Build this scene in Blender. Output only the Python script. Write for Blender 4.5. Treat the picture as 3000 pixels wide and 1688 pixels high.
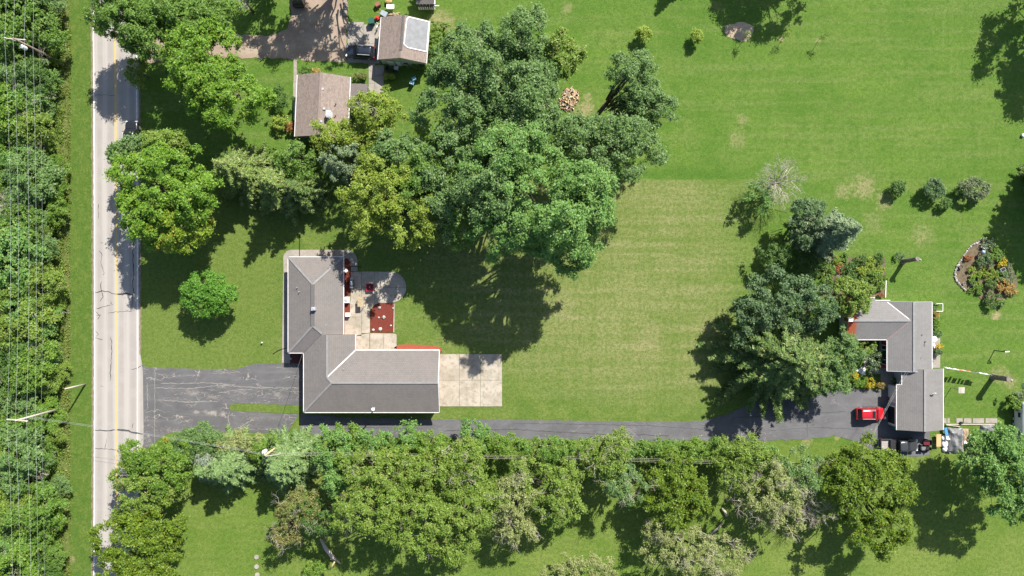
import bpy, bmesh, math, random
import numpy as np
from mathutils import Vector, Matrix, noise as mnoise

# ------------------------------------------------------------------ scene basics
H = 110.0            # flying height of the drone, metres
S = 19.48            # photograph pixels per metre on the ground
scene = bpy.context.scene
col = scene.collection
for o in list(bpy.data.objects): bpy.data.objects.remove(o)

cam_d = bpy.data.cameras.new('camera'); cam = bpy.data.objects.new('camera', cam_d); col.objects.link(cam)
cam.location = (0, 0, H); cam.rotation_euler = (0, 0, 0)
cam_d.sensor_width = 36; cam_d.lens = 36 * H / (3000 / S); cam_d.clip_end = 1000
scene.camera = cam

SUN_EL, SUN_AZ = math.radians(45), math.radians(31)      # azimuth clockwise from +Y
world = bpy.data.worlds.new('World'); scene.world = world; world.use_nodes = True
wn = world.node_tree; bg = wn.nodes['Background']
sky = wn.nodes.new('ShaderNodeTexSky'); sky.sky_type = 'NISHITA'; sky.sun_disc = False
sky.sun_elevation = SUN_EL; sky.sun_rotation = SUN_AZ
wn.links.new(sky.outputs[0], bg.inputs[0]); bg.inputs[1].default_value = 0.08
sun_d = bpy.data.lights.new('sun', 'SUN'); sun_d.energy = 4.5; sun_d.angle = math.radians(0.5); sun_d.color = (1, .955, .88)
sun = bpy.data.objects.new('sun', sun_d); col.objects.link(sun)
to_sun = Vector((math.sin(SUN_AZ) * math.cos(SUN_EL), math.cos(SUN_AZ) * math.cos(SUN_EL), math.sin(SUN_EL)))
sun.rotation_euler = to_sun.to_track_quat('Z', 'Y').to_euler(); sun.location = to_sun * 200
scene.view_settings.view_transform = 'Standard'; scene.view_settings.look = 'None'
scene.view_settings.exposure = 1.2; scene.view_settings.gamma = 1
scene.cycles.max_bounces = 6; scene.cycles.diffuse_bounces = 3; scene.cycles.transmission_bounces = 4

# ------------------------------------------------------------------ helpers
def P(px, py, z=0.0):
    """point at height z that was measured at photograph pixel (px, py) of the vertical aerial view"""
    k = (H - z) / H
    return Vector(((px - 1500) / S * k, (844 - py) / S * k, z))
def PG(pts, z=0.0): return [P(a, b, z) for a, b in pts]

def smooth(pts, n=6, closed=True):
    out = []; m = len(pts)
    rng_ = range(m) if closed else range(m - 1)
    for i in rng_:
        p0 = pts[(i - 1) % m] if closed or i else pts[i]; p1 = pts[i]; p2 = pts[(i + 1) % m]
        p3 = pts[(i + 2) % m] if closed or i + 2 < m else pts[i + 1]
        for k in range(n):
            t = k / n
            out.append(tuple(.5 * ((2 * b) + (-a + c) * t + (2 * a - 5 * b + 4 * c - d) * t * t + (-a + 3 * b - 3 * c + d) * t ** 3)
                             for a, b, c, d in zip(p0, p1, p2, p3)))
    if not closed: out.append(tuple(pts[-1]))
    return out

class MB:
    def __init__(s): s.v = []; s.f = []; s.uv = None
    def add(s, vs, fs):
        b = len(s.v); s.v += [tuple(v) for v in vs]; s.f += [tuple(i + b for i in f) for f in fs]; return s
    def box(s, c, d, rz=0, rx=0):
        x, y, z = (k / 2 for k in d)
        m = Matrix.Translation(c) @ Matrix.Rotation(rz, 4, 'Z') @ Matrix.Rotation(rx, 4, 'X')
        vs = [m @ Vector((a * x, b * y, e * z)) for e in (-1, 1) for a, b in ((-1, -1), (1, -1), (1, 1), (-1, 1))]
        return s.add(vs, [(3, 2, 1, 0), (4, 5, 6, 7), (0, 1, 5, 4), (1, 2, 6, 5), (2, 3, 7, 6), (3, 0, 4, 7)])
    def bar(s, p, q, w, h):
        p, q = Vector(p), Vector(q); d = (q - p).normalized()
        sd = d.cross(Vector((0, 0, 1)))
        sd = sd.normalized() if sd.length > 1e-4 else Vector((1, 0, 0))
        up = sd.cross(d).normalized(); sd = sd * w / 2; up = up * h / 2
        vs = [e + a * sd + b * up for e in (p, q) for a, b in ((-1, -1), (1, -1), (1, 1), (-1, 1))]
        return s.add(vs, [(0, 1, 2, 3), (7, 6, 5, 4), (0, 4, 5, 1), (1, 5, 6, 2), (2, 6, 7, 3), (3, 7, 4, 0)])
    def tube(s, pts, rad, n=6, cap=True):
        pts = [Vector(p) for p in pts]
        if not hasattr(rad, '__len__'): rad = [rad] * len(pts)
        vs = []; fs = []; ref = Vector((.3, .9, .2))
        for i, p in enumerate(pts):
            d = (pts[min(i + 1, len(pts) - 1)] - pts[max(i - 1, 0)]).normalized()
            a = d.cross(ref)
            if a.length < 1e-3: a = d.cross(Vector((1, 0, 0)))
            a.normalize(); b = d.cross(a)
            for k in range(n):
                t = 2 * math.pi * k / n; vs.append(p + (a * math.cos(t) + b * math.sin(t)) * rad[i])
        for i in range(len(pts) - 1):
            for k in range(n):
                k2 = (k + 1) % n; fs.append((i * n + k, i * n + k2, (i + 1) * n + k2, (i + 1) * n + k))
        if cap: fs += [tuple(range(n - 1, -1, -1)), tuple((len(pts) - 1) * n + k for k in range(n))]
        return s.add(vs, fs)
    def prism(s, pts, z0, z1):
        n = len(pts); a = sum(pts[i][0] * pts[(i + 1) % n][1] - pts[(i + 1) % n][0] * pts[i][1] for i in range(n))
        if a < 0: pts = pts[::-1]
        vs = [(p[0], p[1], z0) for p in pts] + [(p[0], p[1], z1) for p in pts]
        fs = [tuple(range(n - 1, -1, -1)), tuple(range(n, 2 * n))] + [(i, (i + 1) % n, n + (i + 1) % n, n + i) for i in range(n)]
        return s.add(vs, fs)
    def sheet(s, pts, z):
        n = len(pts); a = sum(pts[i][0] * pts[(i + 1) % n][1] - pts[(i + 1) % n][0] * pts[i][1] for i in range(n))
        if a < 0: pts = pts[::-1]
        return s.add([(p[0], p[1], z) for p in pts], [tuple(range(n))])
    def lathe(s, c, prof, n=14):
        vs = []; fs = []
        for r, z in prof:
            for k in range(n):
                t = 2 * math.pi * k / n; vs.append((c[0] + r * math.cos(t), c[1] + r * math.sin(t), c[2] + z))
        for i in range(len(prof) - 1):
            for k in range(n):
                k2 = (k + 1) % n; fs.append((i * n + k, i * n + k2, (i + 1) * n + k2, (i + 1) * n + k))
        fs += [tuple(range(n - 1, -1, -1)), tuple((len(prof) - 1) * n + k for k in range(n))]
        return s.add(vs, fs)
    def rock(s, c, r, seed=0, sub=2, amp=.3):
        bm = bmesh.new(); bmesh.ops.create_icosphere(bm, subdivisions=sub, radius=1)
        vs = []
        for v in bm.verts:
            k = 1 + amp * mnoise.noise(v.co * 1.3 + Vector((seed * 3.7, seed * 1.3, 0)))
            vs.append((c[0] + v.co.x * r[0] * k, c[1] + v.co.y * r[1] * k, c[2] + v.co.z * r[2] * k))
        fs = [tuple(v.index for v in f.verts) for f in bm.faces]; bm.free()
        return s.add(vs, fs)
    def build(s, name, mat, parent=None, local=False, sm=False):
        me = bpy.data.meshes.new(name); vs = s.v
        if parent is not None and not local:
            l = Vector((0, 0, 0)); q = parent
            while q is not None: l += q.location; q = q.parent
            vs = [(v[0] - l.x, v[1] - l.y, v[2] - l.z) for v in vs]
        me.from_pydata(vs, [], s.f)
        if s.uv:
            ul = me.uv_layers.new(name='UVMap')
            for p in me.polygons:
                for li in p.loop_indices: ul.data[li].uv = s.uv(p.index, me.loops[li].vertex_index)
        me.update()
        if sm:
            for p in me.polygons: p.use_smooth = True
        o = bpy.data.objects.new(name, me); col.objects.link(o)
        if mat is not None: me.materials.append(mat)
        o.parent = parent
        return o

def tag(o, label=None, cat=None, group=None, kind=None):
    if label: o['label'] = label
    if cat: o['category'] = cat
    if group: o['group'] = group
    if kind: o['kind'] = kind
    return o
def thing(name, label, cat, loc=(0, 0, 0), rz=0, group=None):
    o = bpy.data.objects.new(name, None); col.objects.link(o); o.empty_display_size = .3
    o.location = loc; o.rotation_euler = (0, 0, rz)
    return tag(o, label, cat, group)
def link_copy(src, parent, loc=None, rz=None, scale=None):
    c = src.copy(); col.objects.link(c); c.parent = parent
    if loc is not None: c.location = loc
    if rz is not None: c.rotation_euler = (0, 0, rz)
    if scale is not None: c.scale = scale
    return c

# ------------------------------------------------------------------ node material helpers
def newmat(name):
    m = bpy.data.materials.new(name); m.use_nodes = True; nt = m.node_tree; nt.nodes.clear()
    out = nt.nodes.new('ShaderNodeOutputMaterial'); return m, nt, out
def nd(nt, typ, ins=None, **props):
    n = nt.nodes.new('ShaderNode' + typ)
    for k, v in props.items(): setattr(n, k, v)
    for k, v in (ins or {}).items():
        if isinstance(v, bpy.types.NodeSocket): nt.links.new(v, n.inputs[k])
        else:
            if isinstance(v, (tuple, list)) and len(v) == 3 and n.inputs[k].type == 'RGBA': v = tuple(v) + (1,)
            n.inputs[k].default_value = v
    return n
def mix(nt, fac, a, b, bt='MIX'): return nd(nt, 'Mix', {0: fac, 6: a, 7: b}, data_type='RGBA', blend_type=bt).outputs[2]
def mth(nt, op, a, b=0.0, clamp=False): return nd(nt, 'Math', {0: a, 1: b}, operation=op, use_clamp=clamp).outputs[0]
def sstep(nt, v, lo, hi, t0=0.0, t1=1.0):
    return nd(nt, 'MapRange', {0: v, 1: lo, 2: hi, 3: t0, 4: t1}, interpolation_type='SMOOTHSTEP').outputs[0]
def nz(nt, vec, scale, detail=3, rough=.55): return nd(nt, 'TexNoise', {'Vector': vec, 'Scale': scale, 'Detail': detail, 'Roughness': rough}).outputs[0]
def stretch(nt, vec, sc): return nd(nt, 'Mapping', {'Vector': vec, 'Scale': sc}).outputs[0]
def wpos(nt): return nd(nt, 'NewGeometry').outputs['Position']
def opos(nt): return nd(nt, 'TexCoord').outputs['Object']
def bsdf(nt, out, colr, rough=.8, bump=None, bstr=.4, bdist=.02, spec=.3, **kw):
    ins = {'Base Color': colr, 'Roughness': rough, 'Specular IOR Level': spec}; ins.update(kw)
    if bump is not None: ins['Normal'] = nd(nt, 'Bump', {'Strength': bstr, 'Distance': bdist, 'Height': bump}).outputs[0]
    b = nd(nt, 'BsdfPrincipled', ins); nt.links.new(b.outputs[0], out.inputs[0]); return b
MATS = {}
def pmat(name, c1, c2=None, scale=3, rough=.8, bump=.3, metal=0, spec=.3, coat=0, fine=None):
    """plain procedural material: two tones mixed by noise, a fine grain and a slight relief"""
    if name in MATS: return MATS[name]
    m, nt, out = newmat(name); v = opos(nt); c2 = c2 or tuple(k * .75 for k in c1)
    n = nz(nt, v, scale, 5); f = nz(nt, v, fine or scale * 9, 2)
    c = mix(nt, sstep(nt, n, .3, .7), c1, c2)
    c = mix(nt, sstep(nt, f, .2, .8, 0, .35), c, tuple(k * .6 for k in c1))
    bsdf(nt, out, c, rough, f if bump else None, bump, .01, spec, Metallic=metal, **({'Coat Weight': coat} if coat else {}))
    MATS[name] = m; return m

def leafmat(name, light, dark, odd=None, trans=.36, oddamt=.15, clump=.45):
    if name in MATS: return MATS[name]
    m, nt, out = newmat(name); v = wpos(nt)
    isl = nd(nt, 'NewGeometry').outputs['Random Per Island']
    big = nz(nt, v, clump, 2)
    f = mth(nt, 'ADD', mth(nt, 'MULTIPLY', isl, .5), mth(nt, 'MULTIPLY', mth(nt, 'ADD', mth(nt, 'MULTIPLY', big, .6), mth(nt, 'MULTIPLY', nz(nt, v, 1.3, 2), .4)), .85))
    c = mix(nt, sstep(nt, f, .3, .95), dark, light)
    if odd:
        r2 = mth(nt, 'FRACT', mth(nt, 'MULTIPLY', isl, 37.7))
        k = mth(nt, 'MULTIPLY', mth(nt, 'GREATER_THAN', r2, 1 - oddamt), sstep(nt, nz(nt, v, .5, 2), .4, .6, .3, 1))
        c = mix(nt, k, c, odd)
    b = nd(nt, 'BsdfPrincipled', {'Base Color': c, 'Roughness': .5, 'Specular IOR Level': .32})
    t = nd(nt, 'BsdfTranslucent', {'Color': mix(nt, .5, c, tuple(k * j for k, j in zip(light, (1.2, 1.15, .6))))})
    mx = nd(nt, 'MixShader', {0: trans, 1: b.outputs[0], 2: t.outputs[0]})
    nt.links.new(mx.outputs[0], out.inputs[0]); MATS[name] = m; return m

# ------------------------------------------------------------------ ground materials
DIRT = [(2530, 548, 2.4, .6), (2470, 560, 1.6, .5), (2590, 590, 1.8, .45), (1715, 320, 1.9, .7), (1690, 345, 1.6, .6), (1722, 285, .9, .6), (2918, 925, .9, .95),
        (1300, 62, 2.2, .55), (1272, 52, 1.2, .6), (2175, 350, 1.2, .4), (2160, 410, 1.8, .35), (2290, 116, .55, .9), (2397, 119, .5, .9), (2100, 20, 1.2, .25), (1660, 25, 1.2, .35),
        (210, 1640, .9, .6), (2070, 960, 2.0, .25), (1900, 1000, 3.5, .3), (1650, 900, 3, .2), (2365, 1290, 1.2, .5), (2450, 1276, .9, .6), (2930, 1100, 2.0, .45), (2960, 1120, 1.4, .5), (2700, 690, 2.2, .35), (2560, 650, 2, .3)]
def make_lawn():
    m, nt, out = newmat('lawn_grass'); p = wpos(nt)
    sep = nd(nt, 'SeparateXYZ', {0: p}); x, y = sep.outputs[0], sep.outputs[1]
    wob = nz(nt, p, .35, 3); wv = mth(nt, 'MULTIPLY', mth(nt, 'SUBTRACT', wob, .5), 4.0)
    xw = mth(nt, 'ADD', x, wv); yw = mth(nt, 'ADD', y, wv)
    big = nz(nt, p, .09, 4, .6); med = nz(nt, p, .8, 4, .65); fine = nz(nt, p, 4.2, 4, .75); fine2 = nz(nt, p, 22, 2, .7)
    sx = nz(nt, stretch(nt, p, (.05, .85, 1)), 1, 3); sy = nz(nt, stretch(nt, p, (.9, .06, 1)), 1, 3)
    # lush lawn of the upper and right plots
    mid = nz(nt, p, .28, 5, .65)
    g = mix(nt, sstep(nt, big, .33, .67), (.052, .128, .011), (.092, .165, .021))
    g = mix(nt, sstep(nt, mid, .40, .68, 0, .7), g, (.112, .165, .034))
    g = mix(nt, sstep(nt, sx, .46, .64, 0, .5), g, (.140, .180, .052))
    g = mix(nt, sstep(nt, sy, .52, .68, 0, .3), g, (.130, .185, .045))
    g = mix(nt, sstep(nt, med, .50, .74, 0, .85), g, (.034, .105, .008))
    g = mix(nt, sstep(nt, nz(nt, stretch(nt, p, (.03, .32, 1)), 1, 4), .44, .62, 0, .35), g, (.048, .122, .011))
    # the drier mown lawn behind the L shaped house
    o = mix(nt, sstep(nt, big, .3, .7), (.112, .152, .032), (.195, .198, .075))
    o = mix(nt, sstep(nt, mid, .42, .68, 0, .6), o, (.205, .200, .082))
    o = mix(nt, sstep(nt, sx, .45, .64, 0, .65), o, (.245, .228, .108))
    o = mix(nt, sstep(nt, sy, .48, .66, 0, .45), o, (.105, .148, .030))
    o = mix(nt, sstep(nt, med, .55, .8, 0, .55), o, (.085, .130, .020))
    bands = mth(nt, 'SINE', mth(nt, 'ADD', mth(nt, 'MULTIPLY', y, 2 * math.pi / 2.1), mth(nt, 'MULTIPLY', nz(nt, stretch(nt, p, (.06, .3, 1)), 1, 3), 9.0)))
    o = mix(nt, mth(nt, 'MULTIPLY', sstep(nt, bands, -.2, .9), sstep(nt, mid, .35, .6, .1, .5)), o, (.095, .142, .027))
    bandv = mth(nt, 'SINE', mth(nt, 'ADD', mth(nt, 'MULTIPLY', x, 2 * math.pi / 2.3), mth(nt, 'MULTIPLY', nz(nt, stretch(nt, p, (.3, .05, 1)), 1, 2), 5.0)))
    o = mix(nt, mth(nt, 'MULTIPLY', sstep(nt, bandv, .1, .9), sstep(nt, big, .4, .6, 0, .3)), o, (.19, .2, .078))
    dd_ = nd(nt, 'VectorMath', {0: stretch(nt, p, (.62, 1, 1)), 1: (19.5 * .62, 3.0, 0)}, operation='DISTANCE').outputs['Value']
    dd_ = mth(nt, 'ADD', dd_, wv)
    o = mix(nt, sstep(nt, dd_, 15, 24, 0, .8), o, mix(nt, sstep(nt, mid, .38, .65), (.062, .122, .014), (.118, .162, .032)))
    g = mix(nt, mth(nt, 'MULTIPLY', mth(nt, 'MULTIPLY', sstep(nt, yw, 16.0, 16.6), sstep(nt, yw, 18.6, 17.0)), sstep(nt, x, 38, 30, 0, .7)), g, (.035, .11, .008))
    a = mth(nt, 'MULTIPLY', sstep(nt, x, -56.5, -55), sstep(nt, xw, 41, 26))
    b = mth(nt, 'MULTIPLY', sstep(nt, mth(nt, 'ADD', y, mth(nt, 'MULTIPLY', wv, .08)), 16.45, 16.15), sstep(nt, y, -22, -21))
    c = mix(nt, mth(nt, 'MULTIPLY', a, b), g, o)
    # front yard by the road: intermediate green
    fy = mth(nt, 'MULTIPLY', mth(nt, 'MULTIPLY', sstep(nt, x, -57, -55), sstep(nt, xw, -32, -38)), b)
    c = mix(nt, mth(nt, 'MULTIPLY', fy, .75), c, mix(nt, sy, (.072, .125, .015), (.145, .17, .045)))
    # lower plot, yellowish
    lo = sstep(nt, y, -22, -24)
    c = mix(nt, mth(nt, 'MULTIPLY', lo, .55), c, mix(nt, sstep(nt, big, .35, .65), (.108, .155, .022), (.178, .198, .048)))
    # verge between wood and road
    vg = sstep(nt, x, -62.8, -63.4)
    c = mix(nt, vg, c, mix(nt, sstep(nt, med, .35, .7), (.05, .108, .012), (.112, .152, .030)))
    dry = sstep(nt, mth(nt, 'ADD', x, mth(nt, 'MULTIPLY', wv, .35)), -66.2, -67.0)
    c = mix(nt, mth(nt, 'MULTIPLY', dry, sstep(nt, med, .3, .6, .4, 1)), c, (.15, .145, .055))
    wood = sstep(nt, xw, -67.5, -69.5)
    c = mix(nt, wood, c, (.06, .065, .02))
    # bare spots
    for px, py, r, k in DIRT:
        q = P(px, py)
        d = nd(nt, 'VectorMath', {0: p, 1: tuple(q)}, operation='DISTANCE').outputs['Value']
        d = mth(nt, 'ADD', d, mth(nt, 'MULTIPLY', mth(nt, 'SUBTRACT', nz(nt, p, 1.4, 4, .7), .5), r * 2.6))
        c = mix(nt, sstep(nt, d, r, r * .25, 0, k), c, (.33, .255, .15))
    # scattered pale specks (clover, straw), then blade grain
    c = mix(nt, mth(nt, 'MULTIPLY', vg, sstep(nt, nz(nt, p, 2.6, 4, .75), .45, .6, 0, .6)), c, (.032, .08, .008)); tuft = nz(nt, p, 1.9, 3, .7); c = mix(nt, sstep(nt, tuft, .44, .60, 0, .7), c, mix(nt, .6, c, (.028, .075, .006)))
    c = mix(nt, sstep(nt, nz(nt, p, 1.3, 4, .75), .58, .74, 0, .25), c, (.19, .215, .075))
    wd = nz(nt, p, .9, 5, .8); c = mix(nt, sstep(nt, wd, .56, .68, 0, .5), c, (.05, .125, .014)); c = mix(nt, sstep(nt, wd, .36, .28, 0, .45), c, (.21, .205, .085))
    sp = nz(nt, p, 3.2, 1, .5); c = mix(nt, sstep(nt, sp, .80, .86, 0, .5), c, (.34, .33, .2))
    c = mix(nt, sstep(nt, fine, .36, .66, 0, .9), c, mix(nt, .5, c, (.02, .05, .004)))
    c = mix(nt, sstep(nt, fine2, .45, .75, 0, .5), c, (.25, .30, .085))
    h = mth(nt, 'ADD', fine, mth(nt, 'MULTIPLY', fine2, .6))
    bsdf(nt, out, c, .9, h, .9, .06, .12); return m
def make_asphalt(name, base, pale, crack, streak=(.12, .9, 1), spots=()):
    m, nt, out = newmat(name); p = wpos(nt)
    wob = nd(nt, 'VectorMath', {0: p, 1: nd(nt, 'VectorMath', {0: nd(nt, 'TexNoise', {'Vector': p, 'Scale': .7, 'Detail': 3}).outputs[1], 3: 1.6}, operation='SCALE').outputs[0]}, operation='ADD').outputs[0]
    big = nz(nt, p, .35, 4); st = nz(nt, stretch(nt, p, streak), 1.3, 4); fine = nz(nt, p, 30, 2)
    c = mix(nt, sstep(nt, big, .3, .7), base, tuple(k * 1.35 for k in base))
    c = mix(nt, sstep(nt, st, .5, .75, 0, .6), c, tuple(k * 1.7 for k in base))
    v = nd(nt, 'TexVoronoi', {'Vector': stretch(nt, wob, (.2, .75, 1)), 'Scale': 1.0}, feature='DISTANCE_TO_EDGE').outputs[0]
    k = mth(nt, 'MULTIPLY', sstep(nt, v, .024, .004), sstep(nt, nz(nt, stretch(nt, p, (.25, .5, 1)), 1, 3), .47, .6, 0, crack))
    c = mix(nt, k, c, pale)
    hs = nz(nt, stretch(nt, wob, (.22, 2.2, 1)), 1.0, 3, .6); c = mix(nt, mth(nt, 'MULTIPLY', sstep(nt, mth(nt, 'ABSOLUTE', mth(nt, 'SUBTRACT', hs, .52)), .012, .002), sstep(nt, nz(nt, stretch(nt, p, (.12, .4, 1)), 1, 3), .45, .62, 0, crack * .8)), c, pale)
    for px, py, rx, kk in spots:
        q = P(px, py)
        d = nd(nt, 'VectorMath', {0: stretch(nt, p, (.4, 1, 1)), 1: (q.x * .4, q.y, 0)}, operation='DISTANCE').outputs['Value']
        d = mth(nt, 'ADD', d, mth(nt, 'MULTIPLY', mth(nt, 'SUBTRACT', nz(nt, p, .9, 4, .7), .5), rx * 3))
        c = mix(nt, sstep(nt, d, rx, rx * .1, 0, kk), c, pale)
    c = mix(nt, sstep(nt, nz(nt, p, 2.2, 5, .75), .5, .72, 0, .45), c, tuple(k * 1.5 for k in base)); c = mix(nt, sstep(nt, nz(nt, p, 1.1, 5, .75), .54, .72, 0, .5), c, tuple(k * .6 for k in base))
    c = mix(nt, sstep(nt, fine, .35, .75, 0, .4), c, tuple(k * .55 for k in base))
    bsdf(nt, out, c, .85, fine, .35, .01, .3); return m
def make_road():
    m, nt, out = newmat('aged_road'); p = wpos(nt); sep = nd(nt, 'SeparateXYZ', {0: p}); x = sep.outputs[0]
    w = mth(nt, 'MULTIPLY', mth(nt, 'SUBTRACT', nz(nt, stretch(nt, p, (1, .1, 1)), .5, 2), .5), .5)
    t = mth(nt, 'SINE', mth(nt, 'MULTIPLY', mth(nt, 'ADD', x, w), 2 * math.pi / 1.62))
    c = mix(nt, sstep(nt, t, -.8, .9), (.275, .252, .226), (.345, .318, .288))
    c = mix(nt, sstep(nt, nz(nt, stretch(nt, p, (1.6, .05, 1)), 1, 3), .4, .7, 0, .6), c, (.255, .235, .212))
    c = mix(nt, sstep(nt, nz(nt, p, .5, 5), .4, .75, 0, .4), c, (.36, .335, .305))
    f = nz(nt, p, 25, 3); c = mix(nt, sstep(nt, f, .3, .75, 0, .35), c, (.2, .19, .185))
    bsdf(nt, out, c, .9, f, .3, .01, .2); return m
def make_concrete(name, c1, c2, stain):
    m, nt, out = newmat(name); p = wpos(nt)
    c = mix(nt, sstep(nt, nz(nt, p, .5, 5, .65), .35, .65), c1, c2)
    c = mix(nt, sstep(nt, nz(nt, p, 1.3, 5, .75), .46, .7, 0, .8), c, stain)
    ck = nd(nt, 'TexVoronoi', {'Vector': p, 'Scale': .45}, feature='DISTANCE_TO_EDGE').outputs[0]; c = mix(nt, mth(nt, 'MULTIPLY', sstep(nt, ck, .012, .003), sstep(nt, nz(nt, p, .4, 2), .5, .6, 0, .5)), c, tuple(k * .4 for k in c1))
    f = nz(nt, p, 25, 3); c = mix(nt, sstep(nt, f, .4, .75, 0, .3), c, tuple(k * .65 for k in c1))
    bsdf(nt, out, c, .88, f, .25, .008, .2); return m
def make_roof(name, c1, c2, stain, row=.28, rust=None):
    m, nt, out = newmat(name); uv = nd(nt, 'TexCoord').outputs['UV']; p = opos(nt)
    br = nd(nt, 'TexBrick', {'Vector': uv, 'Color1': c1, 'Color2': c2, 'Mortar': tuple(k * .62 for k in c1), 'Scale': 1.0, 'Mortar Size': .02, 'Mortar Smooth': .3, 'Bias': 0.0, 'Brick Width': .31, 'Row Height': row})
    br.offset = .5
    c = br.outputs[0]
    c = mix(nt, sstep(nt, nz(nt, uv, .45, 5, .65), .35, .75, 0, .55), c, stain)
    c = mix(nt, sstep(nt, nz(nt, stretch(nt, uv, (1.2, .14, 1)), 1.2, 4), .5, .75, 0, .35), c, tuple(k * .7 for k in c1))
    g = nz(nt, uv, 26, 2); c = mix(nt, sstep(nt, g, .3, .75, 0, .45), c, tuple(k * .6 for k in c1))
    if rust:
        sx = nd(nt, 'SeparateXYZ', {0: wpos(nt)}).outputs[0]
        sx = mth(nt, 'ADD', sx, mth(nt, 'MULTIPLY', mth(nt, 'SUBTRACT', nz(nt, wpos(nt), 1.2, 4), .5), .9))
        c = mix(nt, sstep(nt, sx, rust + .35, rust - .35, 0, .95), c, mix(nt, g, (.33, .085, .035), (.24, .06, .03)))
    bsdf(nt, out, c, .92, br.outputs[1], -.2, .008, .15); return m

M_LAWN = make_lawn()
M_DRIVE = make_asphalt('driveway_asphalt', (.082, .080, .081), (.30, .27, .235), .95, spots=[(622, 1208, .55, .9), (655, 1212, .35, .8), (575, 1208, .3, .7), (560, 1150, .6, .35), (620, 1165, .4, .4), (812, 1155, .4, .35)])
M_DRIVE2 = make_asphalt('back_driveway_asphalt', (.088, .087, .090), (.21, .2, .19), .5)
M_GRAVEL = make_asphalt('gravel_drive', (.225, .17, .128), (.34, .28, .21), .5, streak=(.5, .5, 1), spots=[(800, 140, 1.6, .7), (930, 120, 1.8, .7), (980, 60, 1.5, .6), (740, 150, 1.0, .6), (900, 50, 1.2, .5)])
M_ROAD = make_road()
M_CONC = make_concrete('pale_concrete', (.39, .345, .28), (.29, .255, .2), (.19, .165, .118))
M_CONC2 = make_concrete('grey_concrete', (.30, .27, .235), (.25, .225, .19), (.19, .165, .13))
M_ROOFA = make_roof('grey_shingles', (.185, .168, .157), (.155, .142, .133), (.2, .176, .16))
M_ROOFB = make_roof('pale_grey_shingles', (.198, .19, .183), (.168, .161, .156), (.208, .2, .193), rust=50.25)
M_ROOFB2 = make_roof('garage_grey_shingles', (.198, .188, .18), (.168, .16, .153), (.208, .197, .187))
M_ROOFC = make_roof('brown_shingles', (.285, .228, .195), (.165, .133, .117), (.245, .2, .172), .2)
M_WHITE = pmat('white_paint', (.78, .77, .74), (.7, .69, .66), 2, .5)
M_TRIM = pmat('white_gutter', (.68, .66, .64), (.54, .52, .51), 1.5, .4)
M_RIDGE = pmat('ridge_shingles', (.235, .23, .225), (.19, .185, .18), 2)
M_RIDGED = pmat('dark_ridge_shingles', (.115, .11, .108), (.10, .095, .095), 2)
M_BRICK = pmat('red_brick', (.24, .07, .045), (.17, .05, .035), 5)
M_MULCH = pmat('red_mulch', (.165, .035, .021), (.105, .022, .014), 6, .95, .9, fine=16)
M_SOIL = pmat('garden_soil', (.10, .075, .045), (.15, .12, .07), 2, .95, .8, fine=12)
M_WOOD = pmat('weathered_wood', (.42, .33, .2), (.3, .22, .13), 4)
M_POLE = pmat('pole_wood', (.30, .23, .17), (.22, .16, .12), 2)
M_POLEG = pmat('grey_pole_wood', (.46, .42, .35), (.36, .32, .26), 2)
M_BARK = pmat('bark', (.13, .105, .08), (.085, .065, .05), 4)
M_DEAD = pmat('dead_wood', (.42, .37, .31), (.30, .26, .22), 3)
M_SPLIT = pmat('split_wood', (.62, .47, .26), (.5, .36, .2), 3)
M_WIRE = pmat('aluminium_wire', (.55, .56, .55), (.4, .41, .41), 2, .35, 0, metal=.2)
M_METAL = pmat('galvanised_metal', (.55, .56, .57), (.45, .46, .47), 3, .4, .1, metal=.4)
M_BLACK = pmat('black_plastic', (.018, .018, .019), (.03, .03, .03), 4, .5)
M_TAR = pmat('crack_tar', (.02, .02, .021), (.03, .03, .03), 2, .7)
M_YEL = pmat('yellow_line', (.55, .38, .08), (.45, .34, .12), 2.5, .8, fine=9)
M_WLINE = pmat('white_line', (.72, .71, .69), (.52, .51, .5), 2.0, .8, fine=7)
M_SIDING = pmat('pale_green_siding', (.50, .55, .40), (.45, .5, .36), 1)
M_GREY = pmat('grey_siding', (.42, .44, .46), (.37, .39, .41), 1)
M_DGREEN = pmat('dark_green_siding', (.02, .06, .05), (.03, .08, .065), 1)
M_GLASS = pmat('window_glass', (.02, .025, .03), (.03, .035, .04), 1, .08, 0, spec=.6)
M_ROCK = pmat('pale_rock', (.45, .42, .37), (.32, .3, .26), 2, .9, .7)
M_RUBBER = pmat('rubber', (.014, .014, .014), (.02, .02, .02), 4, .8)
M_RED = pmat('red_paint', (.55, .02, .03), (.45, .015, .025), 2, .4)
M_DRED = pmat('dark_red_fabric', (.13, .012, .02), (.1, .01, .016), 3, .8)
M_TARP = pmat('grey_tarp', (.11, .112, .116), (.2, .2, .2), 1.2, .45, .3)
M_BLUE = pmat('light_blue_paint', (.28, .5, .6), (.22, .42, .52), 3, .5)
M_TERRA = pmat('terracotta', (.42, .17, .08), (.34, .13, .06), 4)
M_STEEL = pmat('stainless_steel', (.5, .51, .52), (.4, .4, .41), 3, .3, .1, metal=.7)
# ------------------------------------------------------------------ the setting
def struct(name, mb, mat, parent=None): 
    o = mb.build(name, mat, parent); 
    return tag(o, kind='structure') if parent is None else o
mb = MB(); N = 24
for i in range(N + 1):
    for j in range(N + 1): mb.v.append(((i / N - .5) * 420, (j / N - .5) * 420, 0))
for i in range(N):
    for j in range(N): a = i * (N + 1) + j; mb.f.append((a, a + N + 1, a + N + 2, a + 1))
struct('ground', mb, M_LAWN)

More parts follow.
